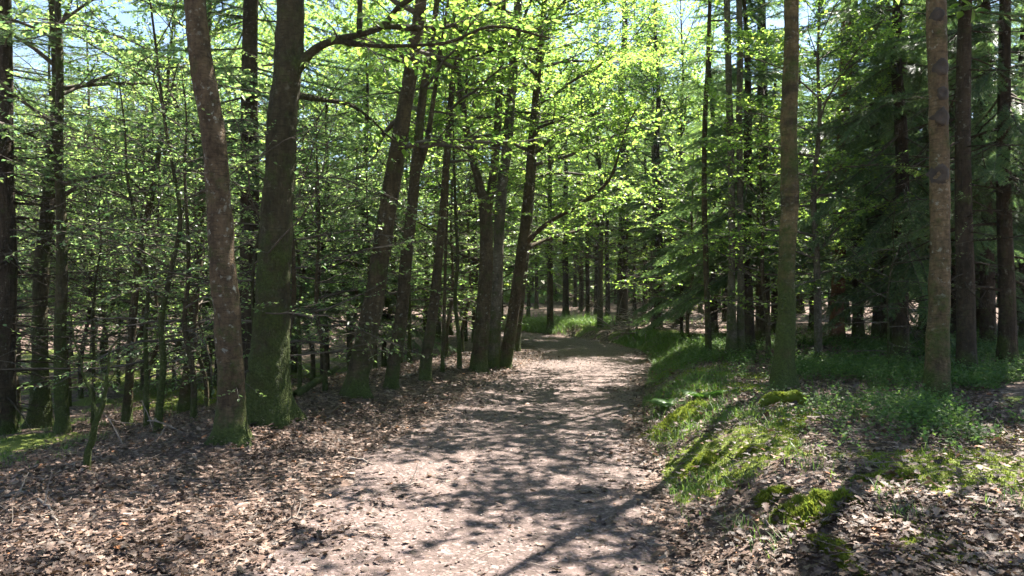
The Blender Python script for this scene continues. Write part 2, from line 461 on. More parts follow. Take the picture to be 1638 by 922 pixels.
# ------------------------------------------------------------------ foliage generators
class Leaves:
    """twigs that carry leaves: start, direction, length, up vector"""
    def __init__(s): s.p, s.d, s.l = [], [], []
    def twig(s, p, d, l): s.p.append(p); s.d.append(d); s.l.append(l)
    def emit(s, mb, g, size=0.07, spacing=0.05, simple=False, droop=0.15, wid=0.30):
        if not s.p: return
        P, D, Ln = np.array(s.p), unit(np.array(s.d)), np.array(s.l)
        k = np.maximum(2, (Ln / spacing).astype(int))
        idx = np.repeat(np.arange(len(P)), k)
        off = np.concatenate([np.arange(n) / n for n in k]) + g.uniform(0, 0.08, len(idx))
        p = P[idx] + D[idx] * (off * Ln[idx])[:, None]
        d = D[idx]
        up = np.array([0, 0, 1.0])
        side = unit(np.cross(d, up) + 1e-4)
        sg = np.where(np.arange(len(idx)) % 2 == 0, 1.0, -1.0)[:, None]
        ld = unit(d * g.uniform(0.2, 0.9, (len(idx), 1)) + side * sg * g.uniform(0.5, 1.0, (len(idx), 1)) + g.normal(0, 0.28, (len(idx), 3)) - up * droop)
        nn = unit(up + g.normal(0, 0.38, (len(idx), 3)))
        sv = unit(np.cross(nn, ld)); nn = np.cross(ld, sv)
        L = (size * (0.45 + 0.95 * g.uniform(0, 1, len(idx))))[:, None]; Wd = L * wid
        n = len(idx)
        if simple:
            v = np.stack([p, p + ld * L * 0.5 + sv * Wd * 1.15 + nn * L * 0.06, p + ld * L, p + ld * L * 0.5 - sv * Wd * 1.15 + nn * L * 0.06], 1)
            q = np.arange(n)[:, None] * 4 + np.array([[0, 1, 2, 3]])
            mb.add(v.reshape(-1, 3), q)
        else:
            f = nn * L * 0.10
            v = np.stack([p, p + ld * L - nn * L * 0.10, p + ld * L * .35 + sv * Wd + f, p + ld * L * .72 + sv * Wd * .8 + f * .6,
                          p + ld * L * .35 - sv * Wd + f, p + ld * L * .72 - sv * Wd * .8 + f * .6], 1)
            b = np.arange(n)[:, None] * 6
            q = np.concatenate([b + np.array([[0, 1, 3, 2]]), b + np.array([[0, 4, 5, 1]])])
            mb.add(v.reshape(-1, 3), q)

def rot_about(d, ax, ang):
    ax = unit(ax); c, s = math.cos(ang), math.sin(ang)
    return d * c + np.cross(ax, d) * s + ax * np.dot(ax, d) * (1 - c)

def curve(p, d, L, n, g, jit=0.12, lift=0.0):
    pts = [np.array(p, float)]; d = unit(np.array(d, float)); st = L / n
    for i in range(n):
        d = unit(d + g.normal(0, jit, 3) + np.array([0, 0, lift / n]))
        pts.append(pts[-1] + d * st)
    return np.array(pts)

def spray(mbB, lv, P, r0, g, dens=1.0, subL=0.5, t0=0.15, twig_r=0.004, twl=0.42, lean=0.0, level2=True):
    """sub-branches and leafy twigs in a rather flat spray along the branch path P"""
    seg = np.linalg.norm(np.diff(P, axis=0), axis=1); tot = seg.sum()
    cum = np.concatenate([[0], np.cumsum(seg)])
    ns = max(3, int(tot / 0.30 * dens))
    sgn = 1
    for t in np.linspace(t0, 1.0, ns):
        s = min(tot * t + g.uniform(-.05, .05), tot * .999); s = max(s, 0)
        k = min(np.searchsorted(cum, s, side='right') - 1, len(P) - 2)
        p = P[k] + (P[k+1] - P[k]) * ((s - cum[k]) / seg[k]); d = unit(P[k+1] - P[k])
        sgn = -sgn
        nrm = unit(np.array([0, 0, 1.0]) + g.normal(0, .22, 3))
        a = g.uniform(.6, 1.05) * sgn if t < .97 else g.uniform(-.2, .2)
        sd = rot_about(d, nrm, a)
        L2 = max(0.25, subL * tot * (1.05 - .65 * t) * g.uniform(.7, 1.2))
        L2 = min(L2, 1.6)
        Q = curve(p, sd, L2, 4, g, .14, lean)
        tube(mbB, Q, np.linspace(max(r0 * (1 - t) * .5, .006), .003, 5), 4, False)
        if not level2:
            for i in range(4): lv.twig(Q[i], Q[i+1] - Q[i], L2 / 4)
            continue
        nt_ = max(2, int(L2 / .15 * dens)); sg2 = 1
        for u in np.linspace(.15, 1, nt_):
            f = u * 3.999; i = int(f)
            pp = Q[i] + (Q[i+1] - Q[i]) * (f - i); dd_ = unit(Q[i+1] - Q[i]); sg2 = -sg2
            td = rot_about(dd_, unit(np.array([0, 0, 1.0]) + g.normal(0, .3, 3)), sg2 * g.uniform(.5, 1.0) if u < .99 else 0)
            tl = twl * g.uniform(.6, 1.2) * (1.1 - .5 * u)
            lv.twig(pp, td, tl)
            if twig_r: tube(mbB, np.array([pp, pp + td * tl * .9]), np.array([twig_r, twig_r * .5]), 3, False)

def broad_crown(mbB, lv, axis_pts, axis_r, z0, z1, n, L, g, dens=1.0, rise=(0.15, 0.9), **kw):
    """branches leaving a trunk path between heights z0 and z1"""
    ax = np.asarray(axis_pts); zz = ax[:, 2]
    for i in range(n):
        t = (i + g.uniform(0, 1)) / n
        z = z0 + (z1 - z0) * t
        p = np.array([np.interp(z, zz, ax[:, 0]), np.interp(z, zz, ax[:, 1]), z])
        r = np.interp(z, zz, axis_r)
        phi = i * 2.4 + g.uniform(-.5, .5)
        e = rise[0] + (rise[1] - rise[0]) * t + g.uniform(-.15, .2)
        d = np.array([math.cos(phi) * math.cos(e), math.sin(phi) * math.cos(e), math.sin(e)])
        prof = (0.55 + 0.9 * math.sin(math.pi * min(1, .15 + .75 * t))) if t < .8 else 1.1 - .6 * t
        Lb = L * prof * g.uniform(.6, 1.15)
        P = curve(p, d, Lb, 6, g, .13, -0.35 * e)
        rb = min(r * .55, .012 + .016 * Lb)
        tube(mbB, P, np.linspace(rb, .006, 7), 5, False)
        spray(mbB, lv, P, rb, g, dens, **kw)

def needles(mb, P, D, Ln, g, nl=0.05, nw=0.010, spacing=0.022, rows=3):
    P, D, Ln = np.array(P), unit(np.array(D)), np.array(Ln)
    k = np.maximum(3, (Ln / spacing).astype(int))
    idx = np.repeat(np.arange(len(P)), k)
    off = np.concatenate([np.arange(n) / n for n in k])
    p = P[idx] + D[idx] * (off * Ln[idx])[:, None]; d = D[idx]
    up = np.array([0, 0, 1.0])
    side = unit(np.cross(d, up) + 1e-4); u2 = np.cross(side, d)
    for row in range(rows):
        s = (side, -side, u2)[row]
        nd = unit(d * g.uniform(.5, 1.0, (len(p), 1)) + s * .8 + g.normal(0, .18, (len(p), 3)))
        w = unit(np.cross(nd, u2 if row < 2 else side)) * nw
        L = nl * g.uniform(.7, 1.2, (len(p), 1)) * (1.1 - .4 * off[:, None])
        v = np.stack([p - w * .5, p + w * .5, p + nd * L], 1).reshape(-1, 3)
        mb.add(v, None, np.arange(len(p) * 3).reshape(-1, 3))

def spruce_proto(seed, H, z0, Lmax, r0, whorl=0.40, per=5, droop=0.5, dead_from=0.8, needle=(0.055, 0.013, 0.024), dead_n=14, lace=0.09, mat=None, bend=0.0):
    g = R(seed)
    tb, cb, nb = MB(), MB(), MB()
    zs = np.linspace(-.15, H, 9)
    P = np.stack([bend * np.sin(zs / H * 2.4) + g.normal(0, .03, 9), g.normal(0, .03, 9), zs], 1); P[0, :2] = 0; P[1, :2] *= .3
    rr = r0 * (1 - np.clip(zs / H, 0, 1)) ** .8 + .012
    Q, qr = trunk(tb, P, rr, .25, 12, .45, .04, g)
    tw_p, tw_d, tw_l = [], [], []
    z = z0
    while z < H - .2:
        for i in range(per + g.integers(-1, 2)):
            zz = z + g.uniform(-.12, .12); f = (zz - z0) / (H - z0)
            L = Lmax * (1 - max(f, 0)) ** .75 * g.uniform(.65, 1.15) + .15
            if f < .12: L *= g.uniform(.5, 1.0)
            phi = g.uniform(0, 6.28)
            p = np.array([np.interp(zz, Q[:, 2], Q[:, 0]), np.interp(zz, Q[:, 2], Q[:, 1]), zz])
            e = .25 - droop * (1 - f) * .8 + g.uniform(-.12, .12)
            d = np.array([math.cos(phi) * math.cos(e), math.sin(phi) * math.cos(e), math.sin(e)])
            B = curve(p, d, L, 5, g, .05, -droop * .35 + .3 * (L > 1))
            tube(cb, B, np.linspace(.008 + .006 * L, .003, 6), 3, False)
            seg = L / 5; cnt = max(3, int(L / lace)); sg = 1
            for u in np.linspace(.12 if L > 1 else .05, .98, cnt):
                ff = u * 4.999; k = int(ff); pp = B[k] + (B[k+1] - B[k]) * (ff - k); dd_ = unit(B[k+1] - B[k]); sg = -sg
                td = rot_about(dd_, np.array([0, 0, 1.0]), sg * g.uniform(.65, 1.0)); td = unit(td + np.array([0, 0, -droop * g.uniform(.1, .6)]))
                tl = (.16 + .30 * L * (1 - u) ** .8 * .6) * g.uniform(.6, 1.2)
                tw_p.append(pp); tw_d.append(td); tw_l.append(min(tl, .6))
            for k in range(2, 5):
                tw_p.append(B[k]); tw_d.append(B[k+1] - B[k]); tw_l.append(seg)
        z += whorl
    for i in range(dead_n):
        zz = dead_from + (z0 + 1.0 - dead_from) * (i + g.uniform(0, 1)) / max(dead_n, 1); phi = g.uniform(0, 6.28); e = g.uniform(-.35, .12)
        p = np.array([np.interp(zz, Q[:, 2], Q[:, 0]), np.interp(zz, Q[:, 2], Q[:, 1]), zz])
        L = g.uniform(.4, 1.0) * min(Lmax, 2.4)
        B = curve(p, (math.cos(phi) * math.cos(e), math.sin(phi) * math.cos(e), math.sin(e)), L, 6, g, .09, -.15)
        tube(tb, B, np.linspace(.010 + .004 * L, .003, 7), 4, False)
        for j in range(int(L * 6)):
            k = g.integers(1, 6); td = rot_about(unit(B[k+1-(k==6)] - B[k-1]), np.array([0, 0, 1.0]), g.choice([-1, 1]) * g.uniform(.5, 1.1))
            T = curve(B[k], td + np.array([0, 0, g.uniform(-.5, .1)]), g.uniform(.15, .5), 3, g, .15)
            tube(tb, T, np.linspace(.004, .0018, 4), 3, False)
    needles(nb, tw_p, tw_d, tw_l, g, *needle)
    nb.v = nb.v; 
    return tb, cb, nb, mat

# ------------------------------------------------------------------ main trees, traced trunk by trunk
def px_trunk(base_px, pts, top_z, bow=(0, 0), lean=None):
    """world trunk path: base pixel on the ground, further (px, py, width px) seen at the same depth"""
    b = gp(*base_px[:2]); Y = b.y
    P = [np.array([b.x, b.y, b.z - .15]), np.array([b.x, b.y, b.z])]
    r = [base_px[2] / FPX * Y / 2] * 2
    for i, (px, py, w) in enumerate(pts):
        q = at(px, py, Y); P.append(q); r.append(w / FPX * Y / 2)
    P = np.array(P); 
    d = unit(P[-1] - P[-2]) if lean is None else unit(np.array(lean, float))
    d = unit(d * np.array([.7, 1, 1]))
    h = top_z - P[-1][2]
    ext = [P[-1] + d * h / max(d[2], .3) * t for t in (.33, .66, 1.0)]
    rr = [r[-1] * k for k in (.72, .45, .12)]
    return b, np.vstack([P, ext]), np.array(r + rr)

def big_tree(name, label, cat, base_px, pts, top_z, bk, seed, crown=None, limbs=(), forks=(), flare=.5, leafm=None, leaf=(.08, .034), rough=.05, step=.12, group=None, twigs=TWIG, simple=False):
    g = R(seed)
    b, P, r = px_trunk(base_px, pts, top_z)
    root = empty(name, b)
    tag(root, label, cat, group)
    bv = np.array(b)
    tb, br, lv = MB(), MB(), Leaves()
    fine = base_px[2] > 17
    Q, qr = trunk(tb, P - bv, r, .045 if fine else step, 44 if fine else 16, flare, rough, g, max(.12, r[0] * .8), ('furrow' if bk in ('mossy', 'plain', 'pine') else 'ring') if fine else None)
    for fk in forks:                    # secondary stems: (px, py, w) list starting on the trunk
        F = np.array([at(px, py, b.y + dy) for px, py, w, dy in fk]); fr = np.array([w / FPX * b.y / 2 for px, py, w, dy in fk])
        F2, f2, _ = resample(F - bv, fr, .15)
        d = unit(F2[-1] - F2[-3])
        ext = [F2[-1] + d * k for k in (1.2, 2.6)]
        F3 = np.vstack([F2, ext]); f3 = np.r_[f2, f2[-1] * .7, f2[-1] * .3]
        tube(tb, F3, f3, 10)
        broad_crown(br, lv, F3[len(F3)//2:], f3[len(F3)//2:], F3[len(F3)//2, 2] + .3, F3[-1, 2], 6, 1.3, g)
    tr = tb.build('trunk', BARK[bk], root, True)
    for lm in limbs:                    # visible limbs: pixel path with depth offsets
        lb = MB()
        F = np.array([at(px, py, b.y + dy) for px, py, w, dy in lm['p']]) - bv
        fr = np.array([w / FPX * b.y / 2 for px, py, w, dy in lm['p']])
        F2, f2, _ = resample(F, fr, .12)
        tube(lb, F2, f2 * (1 + .12 * g.normal(0, 1, len(f2))), 8)
        spray(br, lv, F2[::2], f2[0] * .5, g, lm.get('dens', 1), subL=lm.get('sub', .3), t0=lm.get('t0', .25), twl=lm.get('twl', .4))
        lb.build('branch', BARK[bk], root, True)
    if crown:
        broad_crown(br, lv, Q, qr, g=g, **crown)
    lf = MB(); lv.emit(lf, g, *leaf, simple=simple)
    if lf.n:
        o = bpy.data.objects.new('crown', lf.joined(br, 'crown', leafm or LEAF, twigs)); C.objects.link(o); o.parent = root
    return root, Q, qr

TREES = {}
def cr(z0, z1, n, L, dens=1.0, **k): return dict(z0=z0, z1=z1, n=n, L=L, dens=dens, **k)

TREES['t1'] = big_tree('beech_tree', 'curving red-brown trunk flecked with pale lichen, just left of the stoutest mossy trunk', 'tree', (372, 708, 50),
    [(370, 620, 42), (362, 500, 40), (354, 400, 39), (346, 290, 38), (338, 200, 38), (324, 120, 36), (314, 50, 34), (308, -40, 32)], 15, 'beech', 101,
    cr(6.3, 14.5, 22, 2.9), flare=.85)
TREES['t2'] = big_tree('oak_tree', 'stoutest trunk, dark and furred with moss, sending a thick limb over the path', 'tree', (428, 672, 70),
    [(432, 560, 58), (438, 440, 52), (446, 300, 48), (452, 190, 46), (461, 80, 44), (464, -40, 42)], 17, 'mossy', 102,
    cr(6.0, 15.5, 20, 3.0), flare=.65, rough=.07, leaf=(.085, .05),
    limbs=[dict(p=[(472, 112, 22, 0), (500, 80, 15, -.1), (540, 62, 12, -.3), (585, 52, 10, -.5), (615, 38, 9, -.6), (632, 14, 8, -.7), (665, -8, 7, -.8), (720, -40, 8, -1)], sub=.35, t0=.3),
           dict(p=[(612, 40, 11, -.6), (660, 44, 8, -.4), (720, 40, 7, -.1), (770, 20, 5, .3), (830, -15, 3, .6)], sub=.4, t0=.1),
           dict(p=[(536, 64, 11, -.3), (590, 72, 7, -.5), (650, 72, 6, -.7), (720, 66, 5, -.8), (780, 42, 4, -.8), (880, 60, 3, -.8)], sub=.4, t0=.15),
           dict(p=[(574, 52, 9, -.5), (575, 10, 8, -.5), (577, -40, 6, -.6)], sub=.5, t0=.6),
           dict(p=[(474, 152, 13, .1), (510, 158, 9, .5), (560, 168, 7, 1.0), (590, 188, 5, 1.4), (615, 212, 4, 1.7), (640, 232, 4, 2.0)], sub=.45, t0=.2)])
TREES['t3'] = big_tree('oak_tree', 'slanting dark trunk with a mossy foot, first of the leaning row along the path edge', 'tree', (568, 633, 40),
    [(582, 560, 34), (600, 470, 31), (614, 380, 29), (626, 300, 28), (640, 215, 25), (654, 130, 22), (668, 40, 20), (676, -30, 18)], 14, 'plain', 103,
    cr(3.6, 12.5, 18, 2.2), leaf=(.09, .055), flare=.5)
TREES['t4'] = big_tree('oak_tree', 'dark trunk of the leaning row, thinner than the mossy-footed one before it, forked high up', 'tree', (626, 622, 23),
    [(640, 520, 20), (648, 430, 19), (660, 320, 17), (668, 230, 15), (676, 150, 12), (690, 60, 10), (702, -20, 9)], 13, 'plain', 104,
    cr(3.6, 11.5, 14, 2.0), forks=[[(664, 285, 12, 0), (682, 230, 10, .2), (690, 180, 8, .3)]], flare=.4)
TREES['t5'] = big_tree('oak_tree', 'slender brown trunk between the dark leaning row and the close triple clump', 'tree', (679, 608, 19),
    [(693, 500, 16), (702, 410, 14), (710, 320, 12), (715, 240, 11), (722, 150, 9), (735, 60, 8), (745, -20, 7)], 12, 'plain', 105,
    cr(3.4, 9.5, 12, 1.8), flare=.35)
TREES['t7'] = big_tree('oak_tree', 'left trunk of the close triple clump beside the path, splitting into two wavy stems', 'tree', (766, 596, 26),
    [(773, 500, 23), (777, 420, 21), (777, 350, 20), (766, 290, 14), (752, 240, 12), (742, 185, 11), (733, 120, 9), (728, 40, 8)], 14, 'plain', 106,
    cr(4.4, 11.5, 20, 2.5, 1.2), forks=[[(777, 350, 16, 0), (786, 300, 14, .2), (793, 240, 13, .3), (798, 160, 12, .3), (803, 60, 10, .4), (806, -20, 8, .4)]], flare=.35)
TREES['t8'] = big_tree('oak_tree', 'straight middle trunk of the close triple clump beside the path', 'tree', (788, 590, 23),
    [(793, 500, 19), (797, 420, 17), (800, 330, 17), (810, 240, 16), (818, 150, 15), (824, 60, 14), (830, -20, 12)], 15, 'pale', 107,
    cr(5.0, 12.5, 15, 2.4), flare=.35)
TREES['t9'] = big_tree('oak_tree', 'slanting right trunk of the close triple clump, its long limb reaching over the path', 'tree', (808, 588, 21),
    [(818, 520, 19), (828, 450, 18), (838, 380, 17), (846, 290, 14), (853, 200, 12), (862, 100, 10), (870, 20, 9)], 13, 'plain', 108,
    cr(4.2, 11.5, 26, 2.9, 1.2), flare=.3,
    limbs=[dict(p=[(838, 392, 9, 0), (870, 362, 7, -.3), (915, 334, 6, -.8), (950, 312, 5, -1.2), (977, 284, 4, -1.6), (992, 240, 3.5, -1.9), (1004, 200, 3, -2.1), (1018, 175, 2, -2.3)], sub=.45, t0=.2, dens=1.3),
           dict(p=[(836, 400, 9, .1), (870, 385, 6, .6), (930, 366, 5, 1.1), (968, 336, 4, 1.5)], sub=.5, t0=.3),
           dict(p=[(800, 420, 6, 0), (740, 408, 5, -.4), (700, 372, 4, -.6), (660, 352, 3, -.8)], sub=.2, t0=.8)])
TREES['t10'] = big_tree('oak_tree', 'shaded trunk at the path edge close behind the slanting right trunk of the triple clump', 'tree', (824, 562, 16),
    [(832, 480, 14), (841, 400, 13), (850, 300, 12), (858, 200, 10), (866, 90, 9), (872, 0, 8)], 14, 'plain', 109,
    cr(4.5, 12, 16, 2.4), flare=.3)
TREES['t11'] = big_tree('ash_tree', 'left of the twin pale-grey slender trunks standing on the grassy bank', 'tree', (1170, 574, 20),
    [(1170, 480, 12), (1171, 380, 11), (1170, 280, 11), (1168, 180, 11), (1166, 90, 10), (1163, -20, 10)], 15, 'pale', 111, cr(8.0, 13.5, 6, 1.8, 1.2), leaf=(.13, .06), flare=.5)
TREES['t12'] = big_tree('ash_tree', 'right of the twin pale-grey slender trunks standing on the grassy bank', 'tree', (1184, 573, 15),
    [(1185, 480, 11), (1185, 380, 10), (1184, 280, 10), (1183, 180, 10), (1185, 90, 10), (1183, -20, 9)], 14, 'pale', 112, cr(7.0, 12.5, 11, 2.1, 1.2), leaf=(.13, .06), flare=.3)
TREES['t14'] = big_tree('ash_tree', 'thin straight brown stem left of the twin pale-grey trunks', 'tree', (1133, 568, 11),
    [(1131, 480, 9), (1128, 380, 9), (1127, 280, 8), (1128, 200, 8), (1132, 120, 7), (1136, 20, 6)], 11, 'plain', 113, cr(6.5, 10.5, 12, 1.8), flare=.3)
TREES['t15'] = big_tree('sycamore_tree', 'dark-blotched mossy trunk swelling at its foot beside the small mossy stump', 'tree', (1254, 622, 40),
    [(1254, 570, 31), (1258, 490, 27), (1259, 410, 26), (1264, 310, 27), (1262, 210, 25), (1266, 110, 23), (1268, -30, 22)], 16, 'banded', 114,
    cr(5.2, 14.0, 13, 2.5, 1.0), leaf=(.13, .06), flare=.55, rough=.06, leafm=LEAF)
TREES['t17'] = big_tree('sycamore_tree', 'pale brown trunk with dark round knots, rising from bilberry at the right', 'tree', (1497, 650, 40),
    [(1500, 560, 35), (1503, 470, 31), (1505, 380, 30), (1504, 280, 29), (1503, 180, 29), (1501, 80, 30), (1499, -40, 30)], 16, 'knotted', 115,
    cr(6.6, 14.5, 8, 2.2, 1.2), leaf=(.13, .06), flare=.5, rough=.04)
TREES['t16'] = big_tree('pine_tree', 'reddish pine trunk forking near the top of the photo, behind the dark-blotched mossy trunk', 'tree', (1338, 545, 24),
    [(1340, 460, 20), (1344, 360, 20), (1348, 260, 19), (1352, 160, 18), (1355, 60, 18), (1356, 20, 16), (1346, -50, 11)], 15, 'pine', 116,
    cr(10, 14.5, 12, 2.0), forks=[[(1356, 30, 12, 0), (1366, 0, 11, .1), (1376, -50, 10, .2)]], flare=.3)
TREES['t20'] = big_tree('oak_tree', 'dark trunk at the left with a spread foot bright with moss', 'tree', (66, 684, 34),
    [(65, 600, 24), (64, 520, 22), (66, 430, 21), (76, 330, 19), (86, 220, 17), (90, 120, 15), (84, 20, 13), (80, -40, 12)], 13, 'mossy', 117,
    cr(3.8, 12.5, 16, 2.3), flare=.9, leafm=LEAFD)
TREES['t21'] = big_tree('oak_tree', 'dark mossy trunk standing just right of the one with the bright mossy foot', 'tree', (101, 692, 22),
    [(98, 600, 19), (97, 520, 17), (99, 430, 16), (97, 330, 14), (92, 230, 13), (94, 130, 11), (90, 20, 10)], 12, 'mossy', 118,
    cr(3.8, 11.5, 14, 2.0), flare=.5, leafm=LEAFD)
TREES['t22'] = big_tree('birch_tree', 'slender leaning brown stem between the two dark mossy trunks and the curving red-brown one', 'tree', (204, 680, 16),
    [(208, 600, 13), (212, 520, 12), (222, 420, 11), (240, 320, 10), (254, 240, 8), (263, 170, 6)], 8, 'plain', 119, cr(3.2, 7.8, 12, 1.6), flare=.3, leafm=LEAFD)
TREES['t23'] = big_tree('birch_tree', 'crooked dark stem with a kinked foot, left of the straight one near the red-brown trunk', 'tree', (254, 690, 13),
    [(258, 630, 11), (262, 580, 10), (258, 520, 9), (272, 440, 8), (288, 350, 7), (278, 280, 6), (266, 215, 5)], 7.5, 'mossy', 120, cr(2.8, 7.2, 12, 1.6), flare=.3, leafm=LEAFD)
TREES['t24'] = big_tree('birch_tree', 'straight dark stem just left of the curving red-brown trunk', 'tree', (296, 660, 18),
    [(303, 580, 15), (310, 490, 14), (318, 400, 13), (324, 300, 12), (328, 200, 10), (331, 100, 9), (334, 0, 7)], 10, 'plain', 121, cr(3.6, 9.5, 11, 1.8), flare=.4, leafm=LEAFD)
TREES['t6'] = big_tree('birch_tree', 'pencil-thin pole left of the thin crooked one in front of the triple clump', 'tree', (708, 596, 7),
    [(710, 520, 6), (712, 440, 5), (714, 360, 5), (716, 280, 4)], 6.5, 'plain', 122, cr(3.0, 6.3, 10, 1.2), flare=.2)
TREES['t6b'] = big_tree('birch_tree', 'thin crooked pole just left of the triple clump beside the path', 'tree', (735, 590, 8),
    [(734, 540, 7), (728, 480, 6), (732, 420, 6), (729, 350, 5)], 6.0, 'mossy', 123, cr(3.0, 5.8, 10, 1.2), flare=.2)

# dark round knots on the pale brown trunk
def knot(root, px, py, w, hpx):
    b = root.location; Y = b.y
    mb = MB()
    th = np.linspace(0, 2 * math.pi, 15)[:-1]
    g = R(int(py))
    rings = []
    Q, qr = TREES['t17'][1], TREES['t17'][2]
    c = at(px, py, Y) - np.array(b)
    ax0 = np.interp(c[2], Q[:, 2], Q[:, 0]); ay0 = np.interp(c[2], Q[:, 2], Q[:, 1]); rad = np.interp(c[2], Q[:, 2], qr) * 1.01
    cx0 = c[0] - ax0; c[1] = ay0
    for k, (s, o) in enumerate(((1.15, -.004), (1.0, .010), (.75, .016), (.4, .006), (.05, .002))):
        x = np.cos(th) * w / FPX * Y / 2 * s * (1 + .16 * g.normal(0, 1, 14)); z = np.sin(th) * hpx / FPX * Y / 2 * s * (1 + .12 * g.normal(0, 1, 14))
        y = -np.sqrt(np.maximum(rad * rad - (x + cx0) ** 2, 1e-5)) - o
        rings.append(np.stack([x, y, z], 1))
    v = np.concatenate(rings) + c
    j = np.arange(14); q = []
    for k in range(4): q.append(np.stack([k*14 + j, k*14 + (j+1) % 14, (k+1)*14 + (j+1) % 14, (k+1)*14 + j], 1))
    mb.add(v, np.concatenate(q))
    mb.build('knot', KNOT, root, True)
for k in ((1501, 110, 20, 26), (1502, 152, 17, 20), (1501, 190, 20, 26), (1498, 280, 22, 32), (1495, 28, 18, 20)): knot(TREES['t17'][0], *k)

# ------------------------------------------------------------------ spruces and pines: prototypes, then copies
def proto_kids(tb, cb, nb, bkm, ndm):
    me = [('trunk', tb.mesh('trunk', bkm, True)), ('crown', nb.joined(cb, 'crown', ndm, TWIG))]
    return [bpy.data.objects.new(n, m) for n, m in me]
PR = {}
for key, args in {
    'skirt': dict(seed=201, H=8.8, z0=1.9, Lmax=2.6, r0=.13, droop=.95, whorl=.44, per=7, lace=.055, needle=(.065, .016, .020)),
    'skirt2': dict(seed=202, H=7.8, z0=2.1, Lmax=2.3, r0=.11, droop=.8, whorl=.42, per=7, lace=.055, needle=(.065, .016, .020)),
    'tall': dict(seed=203, H=14, z0=3.6, Lmax=2.2, r0=.16, droop=.7, dead_n=40, needle=(.07, .018, .026)),
    'pole': dict(seed=204, H=14, z0=6.0, Lmax=1.9, r0=.12, droop=.5, dead_n=50, whorl=.5, needle=(.07, .018, .026)),
    'dead': dict(seed=205, H=13, z0=4.6, Lmax=2.8, r0=.18, droop=.55, dead_n=100, dead_from=.5, whorl=.5, per=4, needle=(.06, .015, .024)),
}.items():
    tb, cb, nb, _ = spruce_proto(**args)
    PR[key] = proto_kids(tb, cb, nb, BARK['spruce'], NEEDLE)
def leafy_proto(seed, H, z0, n, L, r0, bk, leafm, leaf=(.11, .055), bend=.5, dens=1.0, simple=True, rise=(.1, .9), twig_r=.004):
    g = R(seed)
    tb, br, lv = MB(), MB(), Leaves()
    zs = np.linspace(-.15, H, 8)
    P = np.stack([bend * g.normal(0, .3, 8).cumsum() * .5, bend * g.normal(0, .3, 8).cumsum() * .5, zs], 1); P[:2, :2] = 0
    Q, qr = trunk(tb, P, r0 * (1 - np.clip(zs / H, 0, 1)) ** .9 + .008, .2, 10, .35, .05, g)
    broad_crown(br, lv, Q, qr, z0, H * .97, n, L, g, dens, rise=rise, twig_r=twig_r)
    lf = MB(); lv.emit(lf, g, *leaf, simple=simple)
    return proto_kids(tb, br, lf, BARK[bk], leafm)
PR['broad'] = leafy_proto(211, 16, 4.0, 36, 3.2, .16, 'plain', LEAF, leaf=(.11, .042), dens=1.1)
PR['broad2'] = leafy_proto(212, 14, 2.6, 33, 2.9, .13, 'pale', LEAF, leaf=(.11, .042), dens=1.1)
PR['bush'] = leafy_proto(213, 8, .9, 36, 2.2, .07, 'plain', LEAF, dens=.8)
PR['beechlet'] = leafy_proto(214, 6, 1.0, 22, 2.0, .045, 'plain', LEAFD, leaf=(.065, .042), dens=.75, simple=False, rise=(-.05, .5), bend=.4)
PR['beechlet2'] = leafy_proto(215, 5, .7, 16, 1.9, .03, 'mossy', LEAFD, leaf=(.06, .055), dens=.7, simple=False, rise=(-.1, .4), bend=.6)
PR['larch'] = leafy_proto(216, 13, 1.2, 54, 2.3, .10, 'spruce', NEEDLEY, leaf=(.045, .025), dens=.9, rise=(-.2, .3), twig_r=.003)

KINDNAME = {'skirt': 'spruce_tree', 'skirt2': 'spruce_tree', 'tall': 'spruce_tree', 'pole': 'spruce_tree', 'dead': 'spruce_tree', 'broad': 'oak_tree', 'broad2': 'ash_tree', 'bush': 'young_oak', 'beechlet': 'beech_sapling', 'beechlet2': 'beech_sapling', 'larch': 'larch_tree'}
ROOT = {}
gg = R(77)
def plant(kind, px, Y, sc=1.0, label='', group=None, rz=None, tall=1.0, cat=None):
    if kind not in ROOT: ROOT[kind] = bpy.data.objects.new(KINDNAME[kind], None)
    loc = gd(px, Y)
    r = copy_tree(ROOT[kind], PR[kind], loc, gg.uniform(0, 6.28) if rz is None else rz, (sc, sc, sc * tall))
    tag(r, label, cat or ('sapling' if 'sapling' in KINDNAME[kind] else 'tree'), group)
    return r

G = {
 'lw': 'trees deep in the wood left of the path', 'cw': 'conifers beyond the bend of the path', 'rw': 'conifers deep in the wood on the right',
 'bw': 'leafy trees beyond the bend of the path', 'ls': 'saplings in the thicket left of the path'}
LAB = {
 'lw': 'slim tree hazy with sunlight deep in the wood left of the path',
 'cw': 'dark conifer standing in the wood beyond the bend of the path',
 'bw': 'bright leafy tree arching above the wood at the bend of the path',
 'rw': 'dark conifer deep in the shaded wood on the right, behind the front trunks',
 'ls': 'thin leafy sapling in the thicket between the left trunks'}
